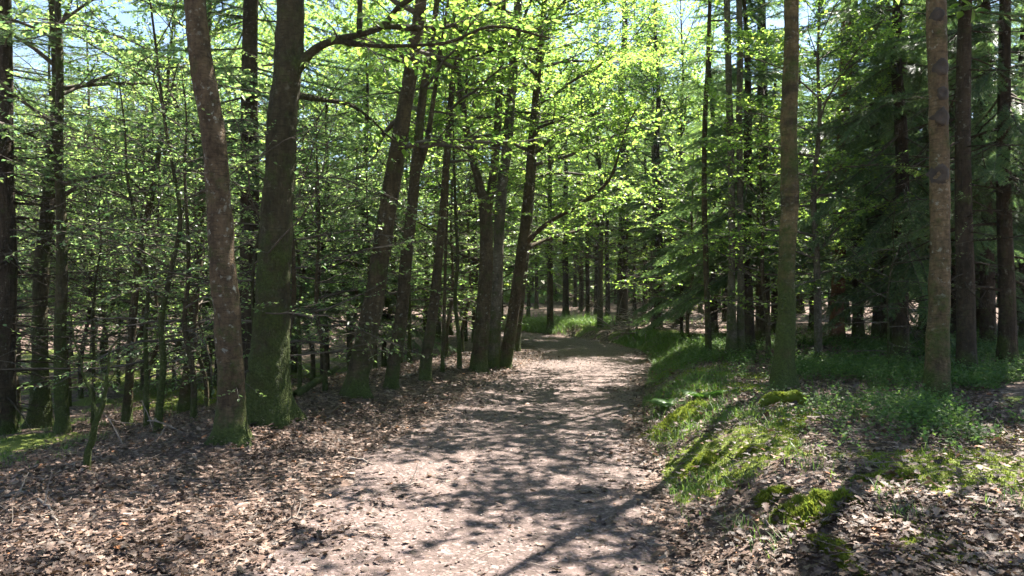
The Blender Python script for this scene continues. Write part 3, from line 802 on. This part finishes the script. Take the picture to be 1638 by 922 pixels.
# the large conifers, one by one
plant('skirt', 1196, 16.0, 1.0, 'tall dark spruce with drooping boughs right behind the twin pale-grey trunks', rz=1.0)
plant('skirt', 1440, 13.0, .98, 'dark spruce with low sweeping boughs between the forked pine and the knotted trunk', rz=2.2, tall=1.25)
plant('skirt2', 1610, 11.5, 1.0, 'dark spruce filling the right edge of the photo, right of the knotted trunk', rz=.4, tall=1.4)
plant('pole', 1546, 10.4, .95, 'spruce with a bare dark trunk close behind and right of the knotted trunk', rz=4.0, tall=.9)
plant('tall', 1372, 18.5, .8, 'bare-trunked dark spruce just right of the reddish forked pine', rz=3.0)
plant('pole', 1442, 15.5, .8, 'thin bare-trunked spruce in front of the bright clearing, left of the knotted trunk', rz=5.0)
plant('skirt2', 1300, 21.0, .9, 'spruce half hidden between the dark-blotched mossy trunk and the forked pine', rz=.9)
plant('tall', 1220, 17.5, 1.0, 'bare lower trunk of a tall spruce right of the twin pale-grey trunks', rz=2.0)
plant('tall', 1052, 24.5, .85, 'stout spruce trunk rising from the heap of brown brushwood', rz=1.2)
plant('tall', 996, 30.0, 1.35, 'darkest straight trunk beyond the brushwood heap at the bend', rz=.3)
plant('skirt2', 1090, 21.0, .45, 'small spruce with pale sunlit boughs beside the brushwood heap', rz=2.0)
plant('dead', 6, 12.5, .9, 'dark spruce bristling with dead boughs at the left edge of the photo', rz=.5)
plant('skirt2', 520, 18.0, .95, 'dark spruce thicket tree behind the gap between stoutest mossy trunk and leaning row', rz=.2)
plant('skirt', 585, 20.0, 1.0, 'dark drooping spruce behind the first slanting trunk of the leaning row', rz=4.1)
plant('tall', 399, 13.0, 1.1, 'dark trunk standing half hidden behind the left flank of the stoutest mossy trunk', rz=2.9)
plant('skirt2', 470, 22.0, .9, 'spruce deep behind the right flank of the stoutest mossy trunk', rz=1.9)
# conifers around the bend
for px, Y, k, s in ((905, 38, 'tall', 1.0), (880, 42, 'pole', 1.0), (858, 46, 'pole', .9), (940, 33, 'pole', .8), (955, 37, 'tall', .9), (972, 36, 'pole', .9), (1032, 33, 'pole', .85), (1015, 40, 'skirt', .7), (920, 48, 'pole', .9), (985, 50, 'skirt2', 1.0),
                    (1150, 38, 'pole', .9), (890, 54, 'skirt2', .8), (1060, 43, 'tall', .9)):
    plant(k, px, Y, s, LAB['cw'], G['cw'])
for px, Y, k, s in ((1405, 19, 'skirt', 1.0), (1480, 20, 'skirt', 1.1), (1530, 17, 'pole', .9), (1580, 15, 'tall', .85), (1640, 17, 'skirt2', 1.1), (1420, 17, 'skirt2', 1.2), (1490, 15.5, 'skirt', 1.05), (1570, 18.5, 'skirt', 1.2), (1520, 23, 'skirt', 1.2), (1350, 25, 'skirt', 1.2), (1240, 22, 'skirt2', 1.1), (1140, 22, 'skirt', 1.0), (1630, 23, 'skirt', .9), (1550, 26, 'skirt', 1.0), (1420, 30, 'tall', 1.0), (1330, 31, 'skirt', 1.0), (1240, 27, 'skirt', 1.0), (1280, 33, 'tall', 1.0),
                    (1500, 34, 'skirt2', 1.0), (1160, 30, 'skirt2', 1.0), (1700, 20, 'skirt', 1.0), (1400, 40, 'skirt', 1.0), (1600, 36, 'skirt', 1.0), (1200, 42, 'skirt', 1.0), (1300, 45, 'skirt2', 1.1)):
    plant(k, px, Y, s, LAB['rw'], G['rw'])
# leafy canopy beyond the bend
for px, Y, k, s in ((760, 25, 'broad', .75), (700, 27, 'broad2', .95), (960, 29, 'broad2', .85), (880, 31, 'broad', .85), (1045, 27, 'broad2', .8), (1085, 26, 'broad', .75), (1120, 38, 'broad2', .9), (800, 34, 'broad', .9), (930, 43, 'broad', .9), (1060, 42, 'broad2', .95), (740, 40, 'broad2', 1.0), (795, 27, 'broad2', .7),
                    (845, 37, 'bush', 1.2), (1040, 39, 'bush', 1.1), (930, 41, 'larch', .8), (1000, 46, 'bush', 1.3), (880, 50, 'larch', 1.0), (1075, 48, 'larch', .9), (1000, 56, 'broad', 1.1), (850, 56, 'broad', 1.1), (1100, 52, 'broad2', 1.1)):
    plant(k, px, Y, s, LAB['bw'], G['bw'])
plant('broad2', 1308, 12.6, .5, 'bright leafy tree lit between the dark-blotched mossy trunk and the forked pine')
plant('bush', 1228, 14.0, .62, 'young leafy tree with bright low sprays behind the dark-blotched mossy trunk')
plant('bush', 1100, 19.0, .65, 'bright young leafy tree overhanging the path left of the twin pale-grey trunks')
# sunlit wood on the left
for px, Y, k, s in ((-60, 26, 'larch', .9), (230, 18, 'larch', .65), (60, 21, 'larch', .9), (150, 28, 'larch', 1.05), (-40, 23, 'larch', .95), (265, 24, 'larch', .9), (330, 21, 'broad', .9), (95, 24, 'tall', .8), (30, 24, 'bush', .9), (110, 28, 'tall', .8), (170, 22, 'bush', .9), (230, 30, 'larch', .8), (290, 25, 'larch', .7), (340, 30, 'broad2', .9), (60, 36, 'broad', .75), (180, 40, 'broad2', .8), (270, 42, 'broad', .9), (400, 30, 'larch', .8), (130, 17, 'larch', .5), (300, 20, 'bush', .8), (350, 19, 'skirt2', .8), (250, 23, 'larch', .7), (10, 20, 'larch', .7), (150, 25, 'larch', .8), (680, 23, 'bush', 1.0), (640, 20, 'bush', .8), (720, 28, 'larch', .9), (780, 26, 'bush', 1.0), (420, 21, 'bush', .9), (560, 25, 'larch', .9),
                    (-20, 18, 'larch', .6), (640, 30, 'broad2', 1.0), (560, 34, 'broad', 1.0), (470, 36, 'broad', 1.0), (220, 52, 'broad', 1.0), (60, 54, 'broad', .9), (380, 50, 'broad', 1.1), (620, 50, 'broad2', 1.2), (500, 54, 'larch', 1.2)):
    plant(k, px, Y, s, LAB['lw'], G['lw'])
for px, Y, k, s in ((30, 14, 'beechlet', .8), (150, 13.5, 'beechlet2', .9), (235, 15, 'beechlet', .9), (330, 14, 'beechlet', .9), (480, 12.5, 'beechlet2', .9), (520, 13.5, 'beechlet', .8), (600, 16, 'beechlet', .8), (655, 17, 'beechlet2', 1.0), (690, 20, 'beechlet', .9), (740, 21, 'beechlet', 1.0), (280, 18, 'beechlet', 1.0), (190, 19, 'beechlet2', 1.2), (500, 19, 'beechlet', 1.2), (615, 20, 'beechlet', 1.2), (655, 23, 'beechlet', 1.3), (715, 18, 'beechlet', .9), (745, 26, 'beechlet', 1.4), (560, 18, 'beechlet', 1.0), (110, 16, 'beechlet', 1.0), (60, 18, 'beechlet', 1.2), (255, 20, 'beechlet', 1.2), (335, 17, 'beechlet', 1.1), (165, 22, 'beechlet', 1.4), (210, 17, 'beechlet', 1.1)):
    plant(k, px, Y, s, LAB['ls'], G['ls'])
plant('beechlet', 455, 10.4, .8, 'beech sapling holding flat pale sprays in front of the stoutest mossy trunk', rz=.6)
plant('beechlet', 310, 9.6, .75, 'beech sapling with flat shining sprays beside the curving red-brown trunk', rz=2.1)
plant('beechlet', 520, 11.6, .75, 'beech sapling with flat sprays between stoutest mossy trunk and mossy-footed leaning trunk', rz=3.6)
plant('beechlet2', 235, 10.4, .95, 'low beech sapling with shining sprays left of the straight dark stem near the red-brown trunk', rz=1.2)
plant('beechlet2', 405, 8.9, .8, 'beech sapling with pale sprays in the gap between red-brown trunk and stoutest mossy trunk', rz=4.4)
plant('beechlet2', 1420, 11.0, .5, 'small leafy sapling with dark sprays left of the knotted trunk', rz=2.1)

# ------------------------------------------------------------------ far wood closing the view
def far_wood():
    g = R(31); mb = MB()
    n = 90000
    th = g.uniform(-1.05, 1.05, n); r = g.uniform(52, 92, n)
    x, y = np.sin(th) * r, np.cos(th) * r
    top = 13 + 4 * np.sin(th * 9) + 3 * np.sin(th * 23 + 1) - 7 * sm(-.35, -.62, th)
    z = hgt(x, y) + top * (.35 + .65 * sm(52, 75, r)) * g.uniform(0, 1, n) ** .9
    s = g.uniform(.25, .6, n)[:, None]
    d = unit(g.normal(0, 1, (n, 3))); u = unit(np.cross(d, g.normal(0, 1, (n, 3))))
    c = np.stack([x, y, z], 1)
    v = np.stack([c - d * s, c + u * s * .5, c + d * s, c - u * s * .5], 1).reshape(-1, 3)
    mb.add(v, np.arange(n * 4).reshape(-1, 4))
    return mb.build('far_woods', LEAFD)
tag(far_wood(), 'distant mass of foliage closing the view behind the trees', 'woods', kind='stuff')

# ------------------------------------------------------------------ ground cover
def scatter(n, x0, x1, y0, y1, g, dens):
    """points weighted by a density function and by nearness"""
    y = y0 + (y1 - y0) * g.uniform(0, 1, n) ** 1.6
    x = g.uniform(x0, x1, n) * (0.35 + 0.65 * (y - y0 + 3) / (y1 - y0 + 3))
    k = g.uniform(0, 1, n) < dens(x, y)
    return x[k], y[k]

OAK = np.array([(0, 0), (.12, .05), (.22, .16), (.32, .10), (.45, .26), (.55, .15), (.70, .24), (.80, .12), (.92, .12), (1.0, 0)])
def litter():
    g = R(41); mb = MB()
    def dens(x, y):
        d = sdist(x, y); a = np.abs(d)
        m = mossmask(x, y)
        patch = np.clip(.75 + wob(x * 4 + 9, y * 4) * 7, .5, 1)
        return patch * np.where(a < 1.3, np.clip(.05 + .6 * np.where(d < 0, sm(.2, 1.25, a), sm(.5, 1.3, a)) * (.7 + wob(x * 3, y * 3) * 8), .03, 1), 1.0) * (1 - .55 * m)
    x, y = scatter(260000, -10, 9, 2.8, 21, g, dens)
    n = len(x); z = hgt(x, y)
    d = sdist(x, y)
    z = z + np.where(np.abs(d) < 1.2, .010, .012 + g.uniform(0, .035, n))
    L = .016 + .072 * g.uniform(0, 1, n) ** 3; a = g.uniform(0, 6.28, n)
    tl = np.where(g.uniform(0, 1, n) < .25, .45, .20)
    nrm = unit(np.stack([g.normal(0, 1, n) * tl, g.normal(0, 1, n) * tl, np.ones(n)], 1))
    dv = np.stack([np.cos(a), np.sin(a), np.zeros(n)], 1); dv = unit(dv - nrm * (dv * nrm).sum(1, keepdims=True)); sv = np.cross(nrm, dv)
    curl = g.normal(.15, .35, n); bend = g.normal(.0, .35, n)
    m = len(OAK)
    u = OAK[:, 0][None, :]; w = OAK[:, 1][None, :]
    P = np.stack([x, y, z], 1)[:, None, :]
    Lx = L[:, None]
    mid = P + dv[:, None, :] * (u * Lx)[..., None] + nrm[:, None, :] * (bend[:, None] * (u - .5) ** 2 * 1.5 * Lx)[..., None]
    up = nrm[:, None, :] * (curl[:, None] * w * 1.3 * Lx)[..., None]
    lft = mid + sv[:, None, :] * (w * 1.25 * Lx)[..., None] + up
    rgt = mid - sv[:, None, :] * (w * 1.25 * Lx)[..., None] + up
    v = np.concatenate([mid, lft, rgt], 1).reshape(-1, 3)
    j = np.arange(m - 1)
    q1 = np.stack([j, j + 1, m + j + 1, m + j], 1); q2 = np.stack([j + 1, j, 2*m + j, 2*m + j + 1], 1)
    q = np.concatenate([q1, q2]); b = np.arange(n)[:, None, None] * 3 * m
    mb.add(v, (q[None] + b).reshape(-1, 4))
    return mb.build('leaf_litter', LITTER)
tag(litter(), 'carpet of curled brown oak leaves over the ground beside the path', 'leaf litter', kind='stuff')

def twig_litter():
    g = R(46); mb = MB()
    x, y = scatter(2600, -9, 8, 3, 20, g, lambda a, b: np.where(np.abs(sdist(a, b)) < 1.2, .12, 1.0))
    for xx, yy, zz in zip(x, y, hgt(x, y)):
        a = g.uniform(0, 6.28)
        P = curve((xx, yy, zz + g.uniform(.008, .03)), (math.cos(a), math.sin(a), g.normal(0, .08)), g.uniform(.08, .38), 3, g, .12)
        tube(mb, P, np.linspace(g.uniform(.002, .005), .0015, 4), 3, False)
    return mb.build('twig_litter', DEADW)
def gravel():
    g = R(47); mb = MB()
    y = 3 + 17 * g.uniform(0, 1, 5200) ** 1.5; x = np.interp(y, PC[:, 1][:90], PC[:, 0][:90]) + g.uniform(-1.3, 1.3, 5200)
    n = len(x); r = .004 + .012 * g.uniform(0, 1, n) ** 3
    o = np.array([(1, 0, 0), (0, 1, 0), (-1, 0, 0), (0, -1, 0), (0, 0, .7), (0, 0, -.7)])
    c = np.stack([x, y, hgt(x, y) + .008], 1)
    v = c[:, None, :] + (o[None] * g.uniform(.6, 1.2, (n, 6, 1)) + g.normal(0, .15, (n, 6, 3))) * r[:, None, None]
    t = np.array([(0, 1, 4), (1, 2, 4), (2, 3, 4), (3, 0, 4), (1, 0, 5), (2, 1, 5), (3, 2, 5), (0, 3, 5)])
    mb.add(v.reshape(-1, 3), None, (t[None] + np.arange(n)[:, None, None] * 6).reshape(-1, 3))
    return mb.build('gravel', DEADW)
tag(gravel(), 'small loose stones on the trodden path', 'gravel', kind='stuff')
tag(twig_litter(), 'small broken twigs strewn through the fallen leaves', 'twigs', kind='stuff')

def blades(x, y, z, L, wd, g, lean=.5, seg=3, spread=None):
    n = len(x); a = g.uniform(0, 6.28, n)
    dv = np.stack([np.cos(a), np.sin(a), np.zeros(n)], 1); sv = np.stack([-np.sin(a), np.cos(a), np.zeros(n)], 1)
    ln = lean * g.uniform(.3, 1.4, n)
    base = np.stack([x, y, z], 1)
    cols = []
    for k in range(seg + 1):
        t = k / seg
        c = base + dv * (ln * t ** 1.7 * L)[:, None] + np.array([0, 0, 1.0]) * ((t - .35 * ln * t * t) * L)[:, None]
        w = (wd * (1 - t) ** .7)[:, None] if np.ndim(wd) else wd * (1 - t) ** .7
        cols += [c - sv * w, c + sv * w] if k < seg else [c]
    v = np.stack(cols, 1).reshape(-1, 3); nv = 2 * seg + 1
    q, t = [], []
    for k in range(seg - 1): q.append([2*k, 2*k+1, 2*k+3, 2*k+2])
    t = [[2*seg-2, 2*seg-1, 2*seg]]
    b = np.arange(n)[:, None, None] * nv
    return v, (np.array(q)[None] + b).reshape(-1, 4), (np.array(t)[None] + b).reshape(-1, 3)

def grass():
    g = R(42); mb = MB()
    # bank edge grass, denser on the face of the bank
    n = 52000
    y = 5.2 + 20 * g.uniform(0, 1, n) ** 1.4; off = g.normal(1.95, .38, n)
    k = np.interp(y, PC[:60, 1] if False else np.sort(PC[PC[:, 1] < 26][:, 1]), PC[PC[:, 1] < 26][np.argsort(PC[PC[:, 1] < 26][:, 1])][:, 0])
    x = k + off
    pat = wob(x * 2.6, y * 2.6) * 8 + wob(x * 7, y * 7) * 5
    ok = (pat + g.normal(0, .35, n) > np.where(y < 10.5, .55, -.05))
    x, y = x[ok], y[ok]
    # tufts on the right and the left wood
    tx, ty = scatter(900, -14, 8, 4.2, 24, g, lambda a, b: np.where(sdist(a, b) > 1.7, .4, np.where(sdist(a, b) < -5, 1.0, 0.0)))
    for cx, cy_ in zip(tx, ty):
        m = g.integers(12, 45); x = np.r_[x, cx + g.normal(0, .07, m)]; y = np.r_[y, cy_ + g.normal(0, .07, m)]
    # far mound at the bend
    fx = gd(905, 32.0); m = 18000
    x = np.r_[x, fx.x + g.normal(0, 1.7, m)]; y = np.r_[y, fx.y + g.normal(0, 1.2, m)]
    dd_ = sdist(x, y); ok = np.abs(dd_) > 1.45
    x, y = x[ok], y[ok]
    n = len(x)
    L = g.uniform(.05, .15, n) * (1 + .9 * (g.uniform(0, 1, n) > .95)) * np.where(y > 28, 2.2, 1)
    v, q, t = blades(x, y, hgt(x, y) - .005, L, .0022 + .00025 * y, g, .8)
    mb.add(v, q, t)
    return mb.build('grass', GRASS)
tag(grass(), 'grass and short green blades on the bank and in small tufts', 'grass', kind='stuff')

def moss():
    g = R(43); mb = MB()
    x, y = scatter(420000, -9, 7.5, 3.4, 20, g, lambda a, b: mossmask(a, b) * np.where(a > 0, 1.0, .5))
    n = len(x)
    cush = .035 * np.clip(wob(x * 5, y * 5) * 9, 0, 1)
    L = g.uniform(.018, .04, n)
    v, q, t = blades(x, y, hgt(x, y) + cush - .008, L, .0035 + .0003 * y, g, .6, 2)
    mb.add(v, q, t)
    return mb.build('moss', MOSS)
tag(moss(), 'bright cushiony moss along the bank and the ground right of the path', 'moss', kind='stuff')

def bilberry():
    g = R(44); mb, st = MB(), MB()
    def dens(x, y):
        d = sdist(x, y)
        c = sm(3.0, 4.6, d) * sm(5.2, 6.4, y) * (1 - sm(15, 20, y))
        b = sm(1.9, 2.3, d) * (1 - sm(3.6, 4.2, d)) * sm(9.5, 11, y) * (1 - sm(18, 22, y))
        e = sm(2.3, 3.2, d) * sm(4.2, 5, y) * .12
        n = wob(x * 3, y * 3) * 8
        return np.clip(np.maximum(np.maximum(c * (.38 + 1.4 * n), b * (.2 + n)), e * (.3 + n)), 0, 1)
    x, y = scatter(70000, -1, 13, 4.2, 22, g, dens)
    n = len(x); z = hgt(x, y)
    P, D, Ln = [], [], []
    H = g.uniform(.08, .26, n)
    for rep in range(3):
        a = g.uniform(0, 6.28, n); e = g.uniform(.5, 1.3, n)
        P.append(np.stack([x, y, z + H * .15 * rep], 1)); D.append(np.stack([np.cos(a) * np.cos(e), np.sin(a) * np.cos(e), np.sin(e)], 1)); Ln.append(H * g.uniform(.7, 1.1, n))
    lv = Leaves(); lv.p, lv.d, lv.l = list(np.concatenate(P)), list(np.concatenate(D)), list(np.concatenate(Ln))
    lv.emit(mb, g, .034, .024, simple=True, wid=.34)
    return mb.build('bilberry', BILB)
tag(bilberry(), 'low green bilberry undergrowth spread around the right trunks', 'undergrowth', kind='stuff')

# ------------------------------------------------------------------ small things
def fern(px, py, L, n, seed, label, rz=0):
    g = R(seed); b = gp(px, py); mb = MB()
    for i in range(n):
        phi = rz + i * 2 * math.pi / n + g.uniform(-.3, .3)
        P = curve((0, 0, 0), (math.cos(phi) * .7, math.sin(phi) * .7, .75), L * g.uniform(.7, 1.1), 9, g, .04, -1.0)
        tube(mb, P, np.linspace(.003, .001, 10), 3, False)
        for k in range(1, 10):
            d = unit(P[k] - P[k-1]); s = unit(np.cross(d, (0, 0, 1)))
            for u in (.0, .5):
                p = P[k-1] + (P[k] - P[k-1]) * u
                pl = L * .34 * math.sin(math.pi * min(1, (k + u) / 10 * .9 + .12)) * g.uniform(.85, 1.1)
                for sg in (1, -1):
                    dd_ = unit(s * sg + d * .35); w = d * .022
                    mb.add([p - w, p + w, p + dd_ * pl * .6 + w * .8 - np.array([0, 0, .1 * pl]), p + dd_ * pl - np.array([0, 0, .3 * pl]), p + dd_ * pl * .6 - w * .8 - np.array([0, 0, .1 * pl])], [[0, 1, 2, 4]], [[4, 2, 3]])
    o = mb.build('fern', FERN); o.location = b
    tag(o, label, 'fern')
fern(1072, 654, .42, 6, 1, 'bright green fern on the face of the grassy bank')
fern(1125, 640, .38, 5, 2, 'pale arching fern on top of the bank beside the mossy hump')
fern(1180, 570, .4, 5, 3, 'small fern at the foot of the twin pale-grey trunks')

def stump(px, py):
    b = gp(px, py); g = R(9)
    root = empty('mossy_stump', b); tag(root, 'small stump capped with bright moss at the foot of the dark-blotched trunk', 'stump')
    tb = MB()
    tube(tb, np.array([(.10, .0, -.05), (.105, 0, .02), (.10, .01, .085)]), np.array([.07, .06, .055]), 12)
    tb.build('stump_wood', KNOT, root, True)
    mbm = MB()
    P = np.array([(-.22, .05, -.03), (-.15, .03, .07), (-.05, .01, .105), (.05, 0, .10), (.13, 0, .115), (.20, .0, .07), (.235, -.01, -.01)])
    Q, rr, s = resample(P, np.array([.05, .055, .055, .05, .06, .05, .03]), .025)
    tube(mbm, Q, rr * (1 + .12 * g.normal(0, 1, len(rr))), 12)
    n = 3500
    k = g.integers(0, len(Q), n); u = unit(g.normal(0, 1, (n, 3))); u[:, 2] = np.abs(u[:, 2]) * .9 + .1; u = unit(u)
    p = Q[k] + u * rr[k][:, None] * .95
    v, q, t = blades(p[:, 0], p[:, 1], p[:, 2], g.uniform(.015, .03, n), .005, g, .8, 2)
    mbm.add(v, q, t)
    mbm.build('moss_cap', MOSS, root)
stump(1252, 652)

def moss_hump(px, py, a, b_, h, seed, label):
    g = R(seed); c = gp(px, py); mb = MB(); n = 5000
    r = np.sqrt(g.uniform(0, 1, n)); th = g.uniform(0, 6.28, n)
    x, y = np.cos(th) * r * a, np.sin(th) * r * b_
    wv = 1 + .28 * np.sin(3 * th + seed) + .18 * np.sin(5 * th + 2 * seed)
    x, y = x * wv, y * wv; h = h * .65
    z = h * (1 - r ** 2) * (1 + .45 * np.sin(9 * x / a + seed) * np.cos(7 * y / b_)) - .02
    zz = hgt(c.x + x, c.y + y) - c.z
    v, q, t = blades(x, y, z + zz, g.uniform(.02, .045, n), .006, g, .7, 2); mb.add(v, q, t)
    rs = np.linspace(0, 1, 8)[1:]; th = np.arange(20) * math.pi / 10
    vv = [(0, 0, h * .95)]
    for r_ in rs:
        for t_ in th:
            wv = 1 + .28 * math.sin(3 * t_ + seed) + .18 * math.sin(5 * t_ + 2 * seed)
            X, Y = math.cos(t_) * r_ * a * wv, math.sin(t_) * r_ * b_ * wv
            vv.append((X, Y, h * (1 - r_ ** 2) - .025 + h1(c.x + X, c.y + Y) - c.z))
    q = [[1 + k*20 + j, 1 + (k+1)*20 + j, 1 + (k+1)*20 + (j+1) % 20, 1 + k*20 + (j+1) % 20] for k in range(6) for j in range(20)]
    t = [[0, 1 + j, 1 + (j+1) % 20] for j in range(20)]
    mb.add(vv, q, t)
    o = mb.build('moss_cushion', MOSS); o.location = c
    tag(o, label, 'moss cushion')
moss_hump(1300, 820, .24, .20, .13, 1, 'largest bright moss cushion with grass blades, nearest the camera')
moss_hump(1232, 797, .11, .09, .07, 2, 'small moss cushion just left of the largest one')
moss_hump(1195, 725, .09, .08, .05, 3, 'small round moss cushion alone on bare leaves below the bank top')
moss_hump(1120, 745, .17, .14, .09, 4, 'moss cushion at the path edge below the sunlit bank')
moss_hump(1090, 672, .38, .35, .16, 5, 'wide sunlit moss hump on top of the bank beside the path')
moss_hump(1420, 768, .20, .13, .05, 6, 'flat moss cushion among bilberry left of the knotted trunk foot')
moss_hump(1335, 885, .05, .30, .05, 7, 'narrow mossy ridge running towards the camera at the bottom right')

def stick(name, pts, r0, r1, label, mat=DEADW, seed=0, twigs=0, group=None):
    g = R(seed + 500); mb = MB()
    P = np.array(pts, float); o0 = P[0].copy()
    Q, rr, s = resample(P - o0, np.linspace(r0, r1, len(P)), .08)
    Q = Q + g.normal(0, .006, Q.shape)
    tube(mb, Q, rr, 6)
    for i in range(twigs):
        k = g.integers(2, len(Q) - 1); d = unit(Q[k] - Q[k-1] + g.normal(0, .6, 3))
        T = curve(Q[k], d, g.uniform(.1, .35), 3, g, .15); tube(mb, T, np.linspace(r1, r1 * .5, 4), 4, False)
    o = mb.build(name, mat, None, True); o.location = o0
    tag(o, label, 'branch' if name != 'bent_sapling' else 'sapling', group)
    return o
def on(px, py, up=.02): p = gp(px, py); return (p.x, p.y, p.z + up)
# small crooked stem with two shoots at the left
b0 = gp(140, 752)
def pz(px, py, dy=0): return tuple(at(px, py, b0.y + dy))
root = empty('bent_sapling', b0); tag(root, 'small crooked mossy sapling forking into a V on the leaf-covered rise', 'sapling')
mb = MB()
for pts, ra, rb in (([(b0.x, b0.y, b0.z - .05), pz(140, 735), pz(152, 690), pz(160, 660), pz(168, 640)], .035, .022), ([pz(157, 672), pz(148, 640), pz(135, 600), pz(128, 570), pz(118, 540), pz(112, 480)], .015, .005), ([pz(166, 645), pz(172, 600), pz(178, 560), pz(196, 535)], .018, .005), ([pz(170, 620), pz(182, 600), pz(190, 590)], .007, .003)):
    Q, rr, s = resample(np.array(pts) - np.array(b0), np.linspace(ra, rb, len(pts)), .05)
    tube(mb, Q + R(6).normal(0, .004, Q.shape), rr, 8)
mb.build('stem', BARK['mossy'], root, True)
def raised(px, py, px2, py2, hz, label, r=.012, mat=DEADW, seed=1, tw=2):
    a = gp(px, py); c = at(px2, py2, a.y + .1)
    m = (np.array(a) + c) / 2 + np.array([0, 0, hz])
    stick('dead_branch', [np.array(a) - (0, 0, .03), m, c], r, r * .45, label, mat, seed, tw)
raised(246, 606 + 80, 228, 640, .0, 'pale bare twig stub propped up near the crooked dark stem', .010)
raised(205, 716, 165, 660, .02, 'pale dead shoot leaning left beside the crooked V-shaped sapling', .010, seed=2)
raised(242, 712, 268, 682, .0, 'pale twig sticking up from the leaf-covered crest left of the red-brown trunk', .009, seed=3)
raised(296, 692, 236, 672, .02, 'pale grey dead branch lying out over the crest left of the red-brown trunk', .014, seed=4)
for i, (p, q, r, lab) in enumerate((
    ((45, 792), (10, 800), .014, 'short dead stick on leaves in the lower left corner area'),
    ((70, 770), (128, 748), .010, 'thin dead stick pointing at the crooked V-shaped sapling'),
    ((62, 800), (95, 850), .012, 'dead stick lying towards the camera among the lower left leaves'),
    ((555, 737), (596, 746), .016, 'dark stick lying at the left edge of the path'),
    ((640, 785), (672, 776), .010, 'small stick on the middle of the path'),
    ((455, 842), (485, 838), .010, 'small stick among leaves left of the path near the camera'),
    ((1360, 802), (1420, 798), .012, 'dark stick among the moss and leaves right of the largest moss cushion'),
    ((1290, 672), (1350, 680), .012, 'stick under the bilberry right of the mossy stump'),
    ((640, 606), (668, 600), .02, 'fallen branch lying behind the leaning row of trunks'))):
    a, b_ = on(*p), on(*q); m = [(a[k] + b_[k]) / 2 for k in range(3)]; m[2] += .015; m[0] += .02
    stick('fallen_stick', [a, m, b_], r, r * .5, lab, DEADW, 20 + i, 2)
def log(a, b_, r, label, seed):
    stick('fallen_log', [a, [(a[k] + b_[k]) / 2 for k in range(3)], b_], r, r * .75, label, BARK['plain'], seed)
log(on(1015, 518, .1), on(1095, 512, .12), .10, 'fallen log lying across the brushwood heap at the bend', 31)
log(on(470, 640, .06), on(540, 618, .3), .06, 'dark fallen log propped behind the foot of the stoutest mossy trunk', 32)
log(on(1090, 572 - 30, .06), on(1180, 540, .10), .05, 'thin fallen log behind the twin pale-grey trunks', 33)

def brush():
    g = R(51); mb = MB(); c = gp(1010, 530)
    for i in range(260):
        p = np.array([c.x + g.normal(0, 1.3), c.y + g.normal(.2, .9), 0]); p[2] = h1(p[0], p[1])
        if sdist(np.array([p[0]]), np.array([p[1]]))[0] < 1.7: continue
        hh = .75 * math.exp(-((p[0] - c.x) ** 2 + (p[1] - c.y) ** 2) / 2.2); p[2] += g.uniform(0, hh + .03)
        a = g.uniform(0, 6.28); e = g.normal(0, .28)
        Q = curve(p, (math.cos(a) * math.cos(e), math.sin(a) * math.cos(e), math.sin(e)), g.uniform(.4, 1.7), 4, g, .12)
        Q[:, 2] = np.maximum(Q[:, 2], hgt(Q[:, 0], Q[:, 1]) + .01)
        tube(mb, Q, np.linspace(g.uniform(.008, .03), .004, 5), 4, False)
    return mb.build('brushwood', DEADW)
tag(brush(), 'tangled heap of brown dead brushwood on the right at the bend of the path', 'brushwood', kind='stuff')

# ------------------------------------------------------------------ air
def haze():
    mb = MB()
    x0, x1, y0, y1, z0, z1 = -96, 96, -16, 122, -6, 30
    v = [(x, y, z) for z in (z0, z1) for y in (y0, y1) for x in (x0, x1)]
    mb.add(v, [[0, 2, 3, 1], [4, 5, 7, 6], [0, 1, 5, 4], [2, 6, 7, 3], [0, 4, 6, 2], [1, 3, 7, 5]])
    m = bpy.data.materials.new('haze_air'); m.use_nodes = True
    nt = m.node_tree
    nt.nodes.remove(nt.nodes['Principled BSDF'])
    v = nt.nodes.new('ShaderNodeVolumePrincipled')
    v.inputs['Color'].default_value = (0.92, 0.96, 1.0, 1)
    v.inputs['Density'].default_value = HAZE
    v.inputs['Anisotropy'].default_value = 0.2
    nt.links.new(v.outputs[0], nt.nodes['Material Output'].inputs['Volume'])
    return mb.build('haze', m)
HAZE = 0.0003
tag(haze(), 'faint pale haze of sunlit air between the trees', 'haze', kind='stuff')
